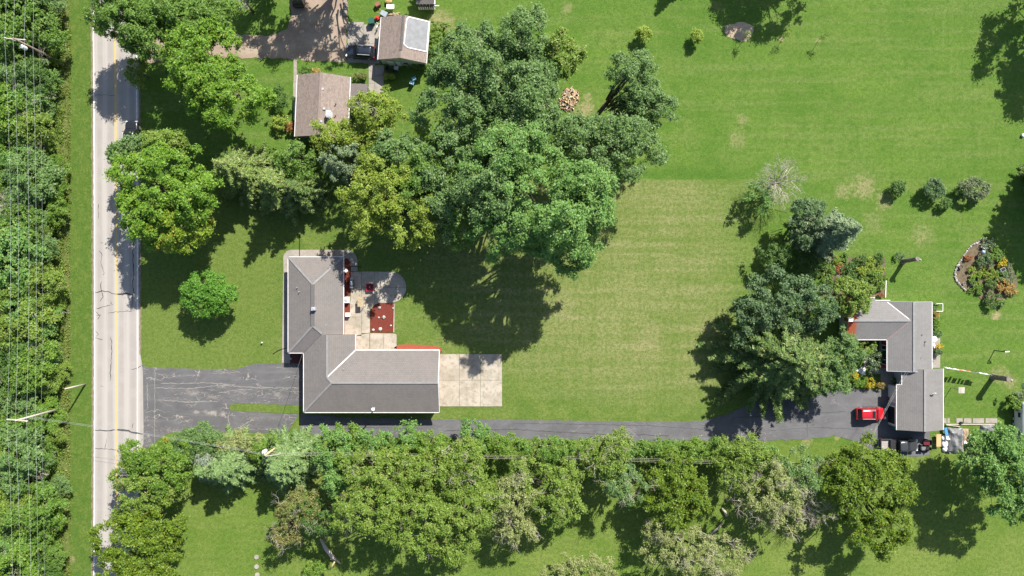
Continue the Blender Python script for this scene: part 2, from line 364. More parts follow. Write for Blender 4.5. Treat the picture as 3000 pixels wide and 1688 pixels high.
def road_x(py, a, b, c):     # slightly bowed north-south edge, a at the top, b in the middle, c at the bottom of the photo
    t = py / 1688; return a + (4 * b - 3 * a - c) * t + 2 * (a + c - 2 * b) * t * t if 0 <= t <= 1 else (a if t < 0 else c)
ys = [-700, -400] + list(range(0, 1689, 60)) + [1688, 2100, 2500]
def strip(xa, xb, z, y_list=ys, z2=None):
    L = [P(road_x(y, *xa), y) for y in y_list]; R = [P(road_x(y, *xb), y) for y in y_list]
    return MB().prism([(p.x, p.y) for p in L] + [(p.x, p.y) for p in R[::-1]], z - .06, z)
road = struct('road', strip((269, 273, 271), (405, 408.5, 408), .05), M_ROAD)
sh = PG([(407.5, 960), (409, 1020), (417, 1075), (419, 1090), (420, 1180), (421, 1260), (420.5, 1300), (409, 1330), (408, 1420), (407.5, 1420)])
struct('road_shoulder', MB().prism([(p.x, p.y) for p in sh], -.02, .044), M_ROAD)
def line_strip(xa, w, z=.0545):
    mbx = MB(); hw = w / 2
    L = [P(road_x(y, *xa), y) for y in ys]
    return mbx.prism([(p.x - hw, p.y) for p in L] + [(p.x + hw, p.y) for p in L[::-1]], .049, z)
line_strip((273.5, 277.5, 275.5), .15).build('edge_line', M_WLINE, road)
line_strip((399, 403, 401.5), .13).build('edge_line', M_WLINE, road)
line_strip((335.2, 339.6, 339), .11).build('centre_line', M_YEL, road)
line_strip((338.6, 343, 342.4), .11).build('centre_line', M_YEL, road)
rnd = random.Random(4)
def ribbon(pts, w, z, parent, mat, name):
    pts = [P(*p) for p in pts]; fine = []
    for a, b in zip(pts, pts[1:]):
        n = max(2, int((b - a).length / .35))
        for i in range(n): fine.append(a.lerp(b, i / n) + Vector((rnd.uniform(-.07, .07), rnd.uniform(-.07, .07), 0)))
    fine.append(pts[-1]); L = []; R = []
    for i, p in enumerate(fine):
        d = (fine[min(i + 1, len(fine) - 1)] - fine[max(i - 1, 0)]).normalized(); n = Vector((-d.y, d.x, 0))
        ww = w * rnd.uniform(.5, 1.2) / 2 * (.45 if i in (0, len(fine) - 1) else 1); L.append(p + n * ww); R.append(p - n * ww)
    mbx = MB(); n = len(fine)
    mbx.add([(p.x, p.y, z) for p in L + R], [(i, n + i, n + i + 1, i + 1) for i in range(n - 1)])
    o = mbx.build(name, mat, parent); return o
CR = [([(345, 861), (372, 861), (392, 864)], .5), ([(278, 858), (300, 853), (322, 855), (333, 862), (346, 861)], .16), ([(394, 696), (390, 740), (392, 800), (388, 840), (395, 862)], .2), ([(389, 865), (388, 910)], .12),
      ([(297, 825), (296, 845), (302, 870), (294, 883)], .12), ([(282, 905), (303, 900), (325, 894)], .13), ([(325, 884), (327, 890), (331, 892)], .1), ([(281, 912), (292, 926), (286, 936)], .11), ([(284, 924), (298, 923)], .1), ([(318, 918), (340, 914), (388, 912)], .09),
      ([(323, 987), (328, 1000), (327, 1050), (324, 1085), (324, 1115)], .13), ([(280, 970), (288, 980), (283, 986)], .1), ([(278, 990), (302, 995)], .1), ([(291, 735), (300, 745), (296, 770), (303, 790)], .1), ([(294, 710), (303, 712)], .1), ([(300, 790), (306, 800), (303, 806)], .09),
      ([(383, 1084), (400, 1080), (418, 1070)], .12), ([(277, 1261), (310, 1261), (340, 1260)], .2), ([(342, 1260), (370, 1261), (398, 1269), (420, 1272)], .36), ([(277, 1313), (340, 1317), (395, 1324)], .1), ([(314, 1284), (312, 1300), (308, 1318)], .09), ([(278, 1538), (300, 1540), (340, 1541), (372, 1541)], .16),
      ([(288, 598), (290, 630), (289, 640)], .12), ([(353, 137), (375, 138), (392, 132)], .12), ([(384, 125), (387, 160), (386, 190)], .12), ([(294, 1128), (304, 1133)], .09), ([(391, 1238), (388, 1255)], .1), ([(278, 279), (340, 280)], .07), ([(391, 690), (404, 694)], .1)]
for pts, w in CR: ribbon(pts, w * .72, .0585, road, M_TAR, 'crack_seal')

M_EDGE = pmat('gravel_edge', (.20, .165, .115), (.13, .12, .06), 2, .95, .6, fine=9)
for a_, b_ in ((268.6, 1), (407.5, -1)):
    seg = [(road_x(y_, a_, a_ + 4, a_ + 2), y_) for y_ in range(-40, 1060 if b_ < 0 else 1740, 60)]
    ribbon(seg, .38, .053, road, M_EDGE, 'gravel_edge')
def flat(name, pts, z, mat, sm=None, parent=None, rough=0):
    pts = smooth(pts, sm) if sm else pts; q = PG(pts)
    if rough:
        o_ = []
        for a_, b_ in zip(q, q[1:] + q[:1]):
            n_ = max(1, int((b_ - a_).length / .45))
            for i in range(n_): p_ = a_.lerp(b_, i / n_); o_.append(p_ + Vector((mnoise.noise(p_ * 1.1), mnoise.noise(p_ * 1.1 + Vector((9, 4, 0))), 0)) * rough)
        q = o_
    return struct(name, MB().prism([(p_.x, p_.y) for p_ in q], -.03, z), mat, parent)
DW = [(418, 1068), (428, 1076), (470, 1079), (560, 1081), (650, 1082), (700, 1080), (735, 1069), (765, 1065), (800, 1066), (905, 1067), (905, 1190), (760, 1183), (685, 1183), (674, 1187), (671, 1196), (673, 1203), (760, 1208), (875, 1214), (1010, 1222), (1240, 1228.5), (1500, 1230), (1760, 1234), (1960, 1236), (2050, 1233), (2120, 1218), (2180, 1192), (2240, 1165), (2330, 1140), (2420, 1134), (2480, 1140), (2560, 1142), (2640, 1138), (2680, 1150), (2690, 1250), (2724, 1262), (2726, 1290), (2722, 1334), (2690, 1338), (2590, 1337), (2552, 1316), (2520, 1296), (2470, 1283), (2440, 1275), (2420, 1281), (2360, 1287), (2250, 1291), (2000, 1293), (1760, 1290), (1500, 1286), (1250, 1283), (1000, 1277), (840, 1270), (700, 1266), (580, 1266), (500, 1268), (478, 1277), (458, 1293), (440, 1312), (419, 1312)]
drv = flat('driveway', [p for p in DW if p[0] <= 905] + [], .033, M_DRIVE, rough=.16)
bdrv = flat('back_driveway', [(880, 1214)] + [p for p in DW if p[0] > 905] + [(880, 1272)], .037, M_DRIVE2, rough=.22)
flat('neighbour_driveway', [(395, 100), (520, 96), (620, 98), (720, 103), (800, 103), (838, 88), (850, 60), (855, -60), (1020, -60), (1016, 30), (1018, 64), (1018, 182), (960, 180), (860, 172), (720, 170), (600, 172), (395, 190)], .03, M_GRAVEL, rough=.5)
M_PALEC = pmat('pale_crack', (.26, .24, .21), (.2, .185, .165), 3); M_DARKC = pmat('dark_seam', (.035, .035, .036), (.05, .05, .05), 3)
for pts, w in (([(454, 1079), (454, 1160), (453, 1300)], .07), ([(672, 1204), (669, 1225), (672, 1245), (660, 1266)], .1), ([(432, 1120), (433, 1200)], .08)): ribbon(pts, w, .0365, drv, M_PALEC, 'pale_seam')
for pts, w in (([(455, 1136), (560, 1139), (640, 1128), (760, 1136), (880, 1137)], .1), ([(460, 1172), (560, 1178), (640, 1176)], .1), ([(470, 1122), (530, 1124), (600, 1121), (690, 1127)], .09), ([(640, 1152), (700, 1142), (740, 1141)], .09), ([(620, 1095), (680, 1092), (705, 1088)], .06)): ribbon(pts, w, .0365, drv, M_PALEC, 'pale_crack')
for pts, w in (([(1300, 1262), (1500, 1258), (1640, 1266), (1760, 1272), (1960, 1276)], .09), ([(1500, 1240), (1700, 1243), (1900, 1247), (2060, 1258)], .06), ([(2150, 1225), (2260, 1218), (2380, 1210), (2480, 1206)], .07), ([(2365, 1150), (2362, 1200), (2366, 1283)], .06), ([(2250, 1262), (2380, 1252), (2520, 1258)], .06), ([(900, 1240), (1040, 1252), (1240, 1256)], .06)): ribbon(pts, w, .0405, bdrv, M_DARKC, 'dark_seam')
kb = struct('grass_island', MB().prism([(q.x, q.y) for q in PG([(674, 1187), (685, 1183.5), (760, 1184), (905, 1190), (905, 1214), (760, 1207.5), (676, 1202.5), (671.5, 1196)])], -.02, .05), M_LAWN)

def slabs(root, rects, z, mat, gap=.02, clip=None):
    for (xa, ya, xb, yb) in rects:
        a, b = P(xa, ya), P(xb, yb)
        MB().prism([(a.x + gap, a.y - gap), (b.x - gap, a.y - gap), (b.x - gap, b.y + gap), (a.x + gap, b.y + gap)], -.02, z).build('slab', mat, root)
def sroot(name):
    o = bpy.data.objects.new(name, None); col.objects.link(o); return tag(o, kind='structure')
# rear concrete pad of the L shaped house, 3 x 2 slabs
pad = sroot('concrete_pad')
slabs(pad, [(a, c, b, d) for a, b in ((1285, 1346), (1346, 1408), (1408, 1471)) for c, d in ((1037.5, 1114), (1114, 1191))], .06, M_CONC)
# patio slabs of the L shaped house
patio = sroot('patio')
def slab_poly(pts, root, mat=M_CONC, z=.06, sm=None):
    pts = smooth(pts, sm) if sm else pts
    return MB().prism([(q.x, q.y) for q in PG(pts)], -.02, z).build('slab', mat, root)
arc = lambda cx, cy, rx, ry, a0, a1, n=14: [(cx + rx * math.cos(math.radians(a0 + (a1 - a0) * i / n)), cy + ry * math.sin(math.radians(a0 + (a1 - a0) * i / n))) for i in range(n + 1)]
g = .4
slab_poly([(1028, 797), (1059 - g, 796), (1059 - g, 885), (1028, 885)], patio)
slab_poly([(1059 + g, 796), (1098 - g, 796), (1098 - g, 842 - g), (1059 + g, 842 - g)], patio)
slab_poly([(1059 + g, 842 + g), (1098 - g, 842 + g), (1098 - g, 893), (1088, 903), (1084, 911), (1059 + g, 911)], patio)
slab_poly([(1098 + g, 796)] + arc(1145, 841.5, 45, 45, -90, 0)[:-1] + [(1190, 842 - g), (1098 + g, 842 - g)], patio)
slab_poly([(1098 + g, 842 + g), (1190, 842 + g)] + arc(1145, 842, 45, 45, 1, 90) + [(1120, 887.5), (1107, 889), (1098 + g, 892)], patio)
slab_poly([(1026, 885 + g), (1059 - g, 885 + g), (1059 - g, 929), (1026, 929)], patio)
slab_poly([(1059 + g, 911 + g), (1084 - g, 911 + g), (1084 - g, 976), (1059 + g, 976)], patio)
slab_poly([(1003, 929 + g), (1059 - g, 929 + g), (1059 - g, 984), (1003, 984)], patio)
slab_poly([(1036, 984 + g), (1083 - g, 976 + g), (1083 - g, 1030), (1036, 1030)], patio)
slab_poly([(1084 + g, 976 + g), (1123 - g, 977), (1123 - g, 1030), (1084 + g, 1030)], patio)
slab_poly([(1123 + g, 977), (1158, 978), (1162, 982), (1162, 1030), (1123 + g, 1030)], patio)
walk = sroot('walkway')
slab_poly([(830, 800), (850, 800), (850, 1064), (826, 1064)], walk, M_CONC2)
slab_poly([(831, 799)] + arc(855, 757, 25, 25, 180, 270, 8) + [(1010, 732)] + arc(1012, 764, 35, 32, -90, 0, 8) + [(1047.5, 795), (1028, 795), (1028, 770), (1020, 758), (1005, 756), (850, 758), (850, 799)], walk, M_CONC2)
# mulch beds
flat('mulch_bed', [(1009, 752), (1020, 758), (1027, 770), (1027, 867), (1003, 867)], .05, M_MULCH)
flat('mulch_bed', [(1003, 890), (1026, 890), (1026, 929), (1003, 929)], .05, M_MULCH)
bed = flat('mulch_bed', [(1085, 912), (1089, 904), (1098, 894), (1108, 890), (1122, 888.5), (1154, 887), (1153, 900), (1152, 974.5), (1085, 974.5)], .055, M_MULCH)
slab_poly([(1154, 889), (1156.5, 889), (1155, 974), (1152.5, 974)], bed, M_CONC, .09).name = 'edging'
flat('mulch_bed', smooth([(1163.5, 1023), (1163.5, 1013), (1180, 1009.5), (1215, 1010), (1260, 1013), (1287, 1017), (1293, 1024), (1293, 1036), (1286, 1036), (1286, 1028)], 3), .06, pmat('sunlit_red_mulch', (.33, .085, .05), (.25, .06, .035), 6, .95, .9, fine=16))  # same mulch in a lighter red, the strip's sunlight painted into the colour
flat('mulch_bed', [(845, 1034), (895, 1034), (895, 1065), (845, 1065)], .03, pmat('brown_mulch', (.1, .035, .03), (.07, .025, .02), 5, .95, .8))
# concrete apron and paths of the upper house
apron = sroot('garage_apron')
slabs(apron, [(1018, 65, 1066, 128), (1066, 72, 1112, 128), (1018, 128, 1066, 184), (1066, 128, 1112, 186)], .055, M_CONC2, .015)
path = sroot('garden_path')
for a, b in ((186, 208), (208, 231), (231, 244), (244, 282)): slabs(path, [(1080, a, 1098, b)], .05, M_CONC2, .015)
slab_poly([(1098.5, 192), (1125, 192), (1125, 222), (1098.5, 222)], path, M_CONC2, .05)
slab_poly([(1098.5, 223), (1125, 223), (1123, 262), (1117, 284), (1098.5, 282)], path, M_CONC2, .05)
slabs(path, [(860, 172, 870, 200), (860, 200, 870, 240), (859, 240, 870, 330)], .05, M_CONC2, .015)
# terrace behind the right house, little front path, stepping slabs
terr = sroot('terrace'); slabs(terr, [(2722, 985, 2754, 1010), (2722, 1010, 2754, 1044), (2722, 1044, 2754, 1078)], .05, M_CONC2, .012)
fp = sroot('front_path'); slabs(fp, [(2532, 1035, 2548, 1056), (2530, 1056, 2548, 1075), (2548, 1075, 2640, 1096), (2580, 1096, 2640, 1136)], .05, M_CONC2, .012)
slab_poly([(2508, 1086), (2528, 1073), (2536, 1078), (2534, 1100), (2527, 1098)], fp, pmat('white_stone', (.75, .73, .7), (.62, .6, .57), 2), .06)
stp = sroot('stepping_path')
for xa, xb in ((2752, 2773), (2774, 2783), (2801, 2820), (2823, 2846), (2849, 2883), (2886, 2922)):
    slabs(stp, [(xa, 1225, xb, 1240)], .05, M_CONC2, .03)
MB().bar(P(2770, 1243.5, .08), P(2915, 1243.5, .08), .12, .16).build('edging_board', M_POLEG, stp)

# ------------------------------------------------------------------ building helpers
def roof_mesh(faces, mat, parent, name='roof', th=.12):
    """each face: list of (x,y,z); thick slab with shingle courses parallel to the eaves"""
    b = MB(); uvs = {}
    for f in faces:
        f = [Vector(p) for p in f]
        n = Vector((0, 0, 0))
        for i in range(len(f)): n += (f[i] - f[0]).cross(f[(i + 1) % len(f)] - f[0])
        if n.z < 0: f = f[::-1]; n = -n
        n.normalize(); u = Vector((-n.y, n.x, 0)); u = u.normalized() if u.length > .01 else Vector((1, 0, 0)); w = n.cross(u)
        k = len(f); base = len(b.v)
        b.add(list(f) + [p - Vector((0, 0, th)) for p in f], [tuple(range(k)), tuple(range(2 * k - 1, k - 1, -1))] + [(i, k + i, k + (i + 1) % k, (i + 1) % k) for i in range(k)])
        for i, p in enumerate(f): uvs[base + i] = (p.dot(u), p.dot(w)); uvs[base + k + i] = (p.dot(u), p.dot(w) - th)
    b.uv = lambda pi, vi: uvs[vi]
    return b.build(name, mat, parent, local=getattr(parent, 'rotation_euler').z != 0 if parent else False)
def eaves(root, edges, mat=M_TRIM, w=.10, h=.12, local=False):
    for a, b in edges:
        MB().bar(Vector(a) + Vector((0, 0, -.05)), Vector(b) + Vector((0, 0, -.05)), w, h).build('gutter', mat, root, local=local)
def caps(roof, edges, mat=M_RIDGE, w=.3, h=.05, local=False, name='ridge_cap'):
    for a, b in edges:
        MB().bar(Vector(a) + Vector((0, 0, .015)), Vector(b) + Vector((0, 0, .015)), w, h).build(name, mat, roof, local=local)
def walls(root, foot, h, mat, local=False, z0=0): return MB().prism(foot, z0, h).build('wall', mat, root, local=local)
def rect(x0, y0, x1, y1): return [(x0, y0), (x1, y0), (x1, y1), (x0, y1)]
def vent(roof, p, mat=M_METAL, r=.07, h=.35, local=False):
    MB().lathe(p, [(r, -.25), (r, h), (r * 1.3, h), (r * 1.3, h + .05)], 8).build('vent_pipe', mat, roof, local=local)
def boxvent(roof, p, mat=M_RIDGED, s=.35, local=False):
    MB().box((p[0], p[1], p[2] + .06), (s, s, .22)).build('roof_vent', mat, roof, local=local)

# ------------------------------------------------------------------ L shaped house (hip roofs)
E = 2.8
hA = thing('ranch_house', 'long L-shaped grey hip-roofed house with white gutters beside the dark asphalt drive', 'house', (-24, -6, 0))
xl, xr_, yT, yB, yS = -30.52, -10.66, -9.13, -18.21, -6.79
Vt = (-26.74, yS, 4.32); Ve = (-26.74, -12.91, 4.32); Hs = (-25.98, -13.67, 4.63); He = (xr_, -13.67, 4.63)
x0, x1, y0, y1 = -32.79, -24.71, 4.55, -9.5
Rt = (-28.75, .51, 4.5); Rb = (-28.75, -5.46, 4.5); Mv = (-27.55, -6.64, 4.0); Mg = (-27.55, yS, 4.0)
rA = roof_mesh([[(x0, y0, E), (x1, y0, E), Rt], [(x0, y0, E), Rt, Rb, (x0, y1, E)],
                [(x1, y0, E), (x1, yS, E), Mg, Mv, Rb, Rt], [(x0, y1, E), Rb, Mv, (xl, y1, E)],
                [(xl, yB, E), (xl, y1, E), Mv, Mg, Vt, Ve, Hs], [Vt, (-22.96, yS, E), (-22.96, yT, E), Ve],
                [(-22.96, yT, E), (xr_, yT, E), He, Hs, Ve], [(xl, yB, E), Hs, He, (xr_, yB, E)]], M_ROOFA, hA)
caps(rA, [((x0, y0, E), Rt), ((x1, y0, E), Rt), ((x0, y1, E), Rb), (Rb, Mv), (Vt, Ve), (Ve, Hs), (Hs, He), ((xl, yB, E), Hs)], w=.26)
caps(rA, [(Rt, Rb)], M_RIDGED, .5, .09, name='ridge_vent')
caps(rA, [((-22.96, yT, E), Ve)], M_TRIM, .16, .04, name='valley_flashing'); caps(rA, [((xl, y1, E), Mv)], M_RIDGED, .1, .03, name='valley_flashing')
eaves(hA, [((x0, y0 + .03, E), (x1, y0 + .03, E)), ((x1 + .04, y0, E), (x1 + .04, yS, E)), ((x0 - .04, y0, E), (x0 - .04, y1, E)), ((x0, y1 - .04, E), (xl, y1 - .04, E)), ((xl - .04, y1, E), (xl - .04, yB, E)), ((xl, yB - .05, E), (xr_, yB - .05, E))])
eaves(hA, [((-22.92, yS, E), (-22.92, yT + .1, E)), ((-22.96, yT + .06, E), (xr_, yT + .06, E))], w=.17)
eaves(hA, [((xr_ + .03, yT, E), (xr_ + .03, -13.67, 4.63)), ((xr_ + .03, -13.67, 4.63), (xr_ + .03, yB, E))], w=.1, h=.16)
walls(hA, [(x0 + .45, y0 - .45), (x1 - .45, y0 - .45), (x1 - .45, yS - .3), (-23.35, yS - .3), (-23.35, yT - .45), (xr_ - .35, yT - .45), (xr_ - .35, yB + .45), (xl + .45, yB + .45), (xl + .45, y1 + .45), (x0 + .45, y1 + .45)], 2.72, M_BRICK)
gb = MB(); gb.add([(xr_ - .3, yT - .45, 2.72), (xr_ - .3, yB + .45, 2.72), (xr_ - .3, -13.67, 4.45), (xr_ - .5, yT - .45, 2.72), (xr_ - .5, yB + .45, 2.72), (xr_ - .5, -13.67, 4.45)], [(0, 1, 2), (5, 4, 3), (0, 3, 4, 1), (1, 4, 5, 2), (2, 5, 3, 0)])
gb.build('gable', M_WHITE, hA)
gb = MB(); gb.add([(-25.0, yS - .15, 2.72), (-23.1, yS - .15, 2.72), (-26.6, yS - .15, 4.2), (-25.0, yS - .3, 2.72), (-23.1, yS - .3, 2.72), (-26.6, yS - .3, 4.2)], [(0, 1, 2), (5, 4, 3), (0, 3, 4, 1), (1, 4, 5, 2), (2, 5, 3, 0)])
gb.build('gable', M_WHITE, hA)
for wx in (-20.5, -16.5, -13): 
    w_ = MB().box((wx, yT - .44, 1.5), (1.5, .06, 1.2)).build('window', M_WHITE, hA); MB().box((wx, yT - .40, 1.5), (1.3, .03, 1.0)).build('pane', M_GLASS, w_)
for wy in (3, -.5, -4): 
    w_ = MB().box((x1 - .44, wy, 1.5), (.06, 1.5, 1.2)).build('window', M_WHITE, hA); MB().box((x1 - .40, wy, 1.5), (.03, 1.3, 1.0)).build('pane', M_GLASS, w_)
for gx in (-28, -23.5):
    d_ = MB().box((gx, yB + .44, 1.15), (3.6, .06, 2.2)).build('garage_door', M_WHITE, hA)
    for k in range(4): MB().box((gx, yB + .395, .32 + .55 * k), (3.5, .03, .5)).build('panel', M_WHITE, d_)
c = P(919, 905, 4.9); ch = MB().box((c.x, c.y, 4.7), (.5, .45, .9)).build('chimney', M_METAL, hA); MB().box((c.x + .1, c.y, 5.2), (.3, .3, .12)).build('flue_cap', M_METAL, ch); MB().box((c.x, c.y, 5.12), (.58, .52, .06)).build('crown', M_METAL, ch)
for px, py, z in ((871, 842, 3.6), (877, 855, 3.7), (956, 952, 3.6), (1007, 1081, 3.9)): vent(rA, P(px, py, z), M_METAL, .05, .2)
c = P(1097, 1196, 3.3); tv = MB().lathe((c.x, c.y, 3.0), [(.1, -.2), (.1, 1.3), (.14, 1.3)], 8).build('vent_stack', M_METAL, rA)
MB().lathe((c.x, c.y, 4.3), [(.12, 0), (.26, .1), (.28, .25), (.2, .4), (.05, .46)], 10).build('turbine_cap', M_WHITE, tv, sm=True)

# ------------------------------------------------------------------ right hand house with its garage
E = 2.7
hB = thing('bungalow', 'pale grey bungalow with red shutters and rust-stained roof end behind the dark spruces', 'house', (55, -7, 0))
bx0, bx1, by0, by1, brx, brz = 55.04, 61.6, -2.05, -12.17, 58.32, 3.9
wx0, wn_, ws, wrz, wrx = 48.9, -1.85, -7.56, 3.75, 57.9; wm = -4.71
rB = roof_mesh([[(bx1, by0, E), (bx1, by1, E), (brx, by1, brz), (brx, by0, brz)],
                [(bx0, ws, E), (bx0, by1, E), (brx, by1, brz), (brx, by0, brz), (bx0 + .02, by0, E), (wrx, wm, wrz)],
                [(wx0, ws, E), (bx0, ws, E), (wrx, wm, wrz), (wx0, wm, wrz)],
                [(wx0, wm, wrz), (wrx, wm, wrz), (bx0 + .02, by0, E), (bx0, wn_, E), (53.33, wn_, E), (53.33, -1.45, 2.58), (wx0, -1.45, 2.58)]], M_ROOFB, hB)
caps(rB, [((brx, by0, brz), (brx, by1, brz)), ((wx0 + .2, wm, wrz), (wrx, wm, wrz))], w=.34)
caps(rB, [((bx0, by0, E), (wrx, wm, wrz))], M_TRIM, .12, .04, name='valley_flashing'); caps(rB, [((bx0, ws, E), (wrx, wm, wrz))], pmat('faded_red_flashing', (.3, .2, .2), (.26, .16, .16)), .12, .04, name='valley_flashing')
eaves(hB, [((bx1 + .04, by0, E), (bx1 + .04, by1, E)), ((bx0 - .04, ws, E), (bx0 - .04, by1, E)), ((wx0, ws - .04, E), (bx0, ws - .04, E)), ((53.3, wn_ + .05, E), (55.5, wn_ + .05, E)), ((50, -1.4, 2.58), (53.33, -1.4, 2.58))])
eaves(hB, [((bx0, by0 + .02, E), (brx, by0 + .02, brz)), ((brx, by0 + .02, brz), (bx1, by0 + .02, E)), ((bx0, by1 - .02, E), (brx, by1 - .02, brz)), ((brx, by1 - .02, brz), (bx1, by1 - .02, E))], M_GREY, .06, .16)
walls(hB, [(wx0 + .3, ws + .4), (bx0 + .18, ws + .4), (bx0 + .18, by1 + .3), (bx1 - .4, by1 + .3), (bx1 - .4, by0 - .3), (wx0 + .3, by0 - .3)], 2.62, M_GREY)
for yy in (by0 - .31, by1 + .31):
    s_ = .12; gb = MB(); gb.add([(bx0 + .4, yy - s_, 2.6), (bx1 - .4, yy - s_, 2.6), (brx, yy - s_, 3.75), (bx0 + .4, yy + s_, 2.6), (bx1 - .4, yy + s_, 2.6), (brx, yy + s_, 3.75)], [(0, 1, 2), (5, 4, 3), (0, 3, 4, 1), (1, 4, 5, 2), (2, 5, 3, 0)]); gb.build('gable', M_GREY, hB)
gb = MB(); gb.add([(wx0 + .25, ws + .4, 2.6), (wx0 + .25, -1.8, 2.6), (wx0 + .25, wm, 3.6), (wx0 + .45, ws + .4, 2.6), (wx0 + .45, -1.8, 2.6), (wx0 + .45, wm, 3.6)], [(0, 1, 2), (5, 4, 3), (0, 3, 4, 1), (1, 4, 5, 2), (2, 5, 3, 0)]); gb.build('gable', M_GREY, hB)
# picture window with three panes and red shutters in the west wall
wxw = bx0 + .16
wf = MB().box((wxw, -9.9, 1.55), (.08, 2.9, 1.5)).build('window', M_WHITE, hB)
for yy, ln in ((-8.83, .52), (-9.9, 1.3), (-10.97, .52)): MB().box((wxw - .05, yy, 1.55), (.03, ln, 1.25)).build('pane', M_GLASS, wf)
for yy in (-8.15, -11.65): MB().box((wxw - .03, yy, 1.55), (.06, .5, 1.5)).build('shutter', pmat('crimson_shutter', (.42, .02, .08), (.36, .015, .07)), hB)
c = P(2491, 936, 4.5); ch = MB().box((c.x, c.y, 3.9), (.55, .55, 1.5)).build('chimney', M_BRICK, hB); MB().box((c.x, c.y, 4.68), (.7, .6, .08)).build('crown', M_WHITE, ch)
for px, py, z in ((2698, 981, 3.2), (2709, 1001, 3.1)): vent(rB, P(px, py, z), M_RIDGED, .09, .25)
for px, py, z in ((2705, 1011, 3.1), (2693, 1049, 3.3)): boxvent(rB, P(px, py, z))

gBt = thing('garage', 'grey gabled garage with white overhead doors next to the red car', 'garage', (59.8, -16.5, 0))
gx0, gxn, gx1, gy0, gy1, grx, grz, gyn = 56.44, 57.09, 63.25, -11.82, -20.83, 59.85, 4.0, -14.2
pt = (grz - E) / (grx - gx0)
rG = roof_mesh([[(gx1, gy0, E), (gx1, gy1, E), (grx, gy1, grz), (grx, gy0, grz)], [(gxn, gy0, E + pt * (gxn - gx0)), (grx, gy0, grz), (grx, gy1, grz), (gx0, gy1, E), (gx0, gyn, E), (gxn, gyn, E + pt * (gxn - gx0))]], M_ROOFB2, gBt)
caps(rG, [((grx, gy0, grz), (grx, gy1, grz))], w=.34)
eaves(gBt, [((gx1 + .04, gy0, E), (gx1 + .04, gy1, E)), ((gx0 - .04, gyn, E), (gx0 - .04, gy1, E)), ((gxn - .04, gy0 - .4, E + .24), (gxn - .04, gyn, E + .24)), ((gx0, gyn + .03, E), (gxn, gyn + .03, E + .2))])
walls(gBt, [(gx0 + .15, gyn - .25), (gxn + .3, gyn - .25), (gxn + .3, gy0 - .6), (gx1 - .35, gy0 - .6), (gx1 - .35, gy1 + .3), (gx0 + .15, gy1 + .3)], 2.6, M_GREY)
gb = MB(); gb.add([(gx0 + .4, gy1 + .28, 0), (gx1 - .4, gy1 + .28, 0), (gx1 - .4, gy1 + .28, 2.6), (grx, gy1 + .28, 3.85), (gx0 + .4, gy1 + .28, 2.6), (gx0 + .4, gy1 + .4, 0), (gx1 - .4, gy1 + .4, 0), (gx1 - .4, gy1 + .4, 2.6), (grx, gy1 + .4, 3.85), (gx0 + .4, gy1 + .4, 2.6)], [(0, 1, 2, 3, 4), (9, 8, 7, 6, 5), (0, 5, 6, 1), (1, 6, 7, 2), (2, 7, 8, 3), (3, 8, 9, 4), (4, 9, 5, 0)]); gb.build('gable', M_DGREEN, gBt)
dX = gx0 + .13
dd = MB().box((dX, -15.75, 1.1), (.06, 2.5, 2.2)).build('garage_door', M_WHITE, gBt)
for k in range(4): MB().box((dX - .04, -15.75, .3 + .54 * k), (.03, 2.4, .48)).build('panel', M_WHITE, dd)
dd = MB().box((dX, -18.9, 1.1), (.06, 2.9, 2.3)).build('garage_door', M_WHITE, gBt, ); MB().box((dX - .04, -18.9, 1.0), (.03, 2.5, 1.9)).build('opening', M_GLASS, dd)
c = P(2735, 1151, 3.3); MB().tube([(c.x, c.y, 3.0), (c.x, c.y, 3.85), (c.x - .05, c.y, 4.0), (c.x - .3, c.y + .05, 4.1), (c.x - .55, c.y - .05, 4.0)], .1, 8).build('bent_flue', M_METAL, rG)
MB().box((gx0 + 1.0, gy1 + .1, .6), (.9, .5, 1.2)).build('meter_box', pmat('teal_paint', (.05, .22, .2), (.04, .18, .16)), gBt)

# ------------------------------------------------------------------ brown roofed house and its garage, upper left
def gable_house(name, label, c, hw, hl, ez, rz, rot, roofm, wallm, th=.12, over=.35):
    t = thing(name, label, 'house' if 'garage' not in name else 'garage', (c.x, c.y, 0), rot)
    r = roof_mesh([[(-hw, -hl, ez), (0, -hl, rz), (0, hl, rz), (-hw, hl, ez)], [(hw, -hl, ez), (hw, hl, ez), (0, hl, rz), (0, -hl, rz)]], roofm, t)
    walls(t, rect(-hw + over, -hl + over, hw - over, hl - over), ez - .08, wallm, local=True)
    for sgn in (-1, 1):
        yy = sgn * (hl - over + .02); b = MB()
        pts = [(-hw + over, ez - .1), (hw - over, ez - .1), (hw - over, ez + .02), (0, rz - .14), (-hw + over, ez + .02)]
        b.add([(a, yy - .05, z) for a, z in pts] + [(a, yy + .05, z) for a, z in pts], [(0, 1, 2, 3, 4), (9, 8, 7, 6, 5)] + [(i, 5 + i, 5 + (i + 1) % 5, (i + 1) % 5) for i in range(5)])
        b.build('gable', wallm, t, local=True)
    eaves(t, [((-hw - .04, -hl, ez), (-hw - .04, hl, ez)), ((hw + .04, -hl, ez), (hw + .04, hl, ez))], local=True)
    return t, r
hC, rC = gable_house('cottage', 'brown shingled cottage with white chimney near the gravel drive', P(945, 313, 3), 3.87, 4.52, 3.0, 4.76, math.radians(-2.5), M_ROOFC, pmat('green_grey_siding', (.2, .26, .22), (.17, .22, .19)))
caps(rC, [((0, -4.5, 4.76), (0, 4.5, 4.76))], pmat('brown_ridge', (.23, .18, .155), (.19, .15, .13)), .3, .04, local=True)
def hc(px, py, z):
    p = P(px, py, z) - hC.location; r_ = Matrix.Rotation(math.radians(2.5), 4, 'Z') @ p; return r_
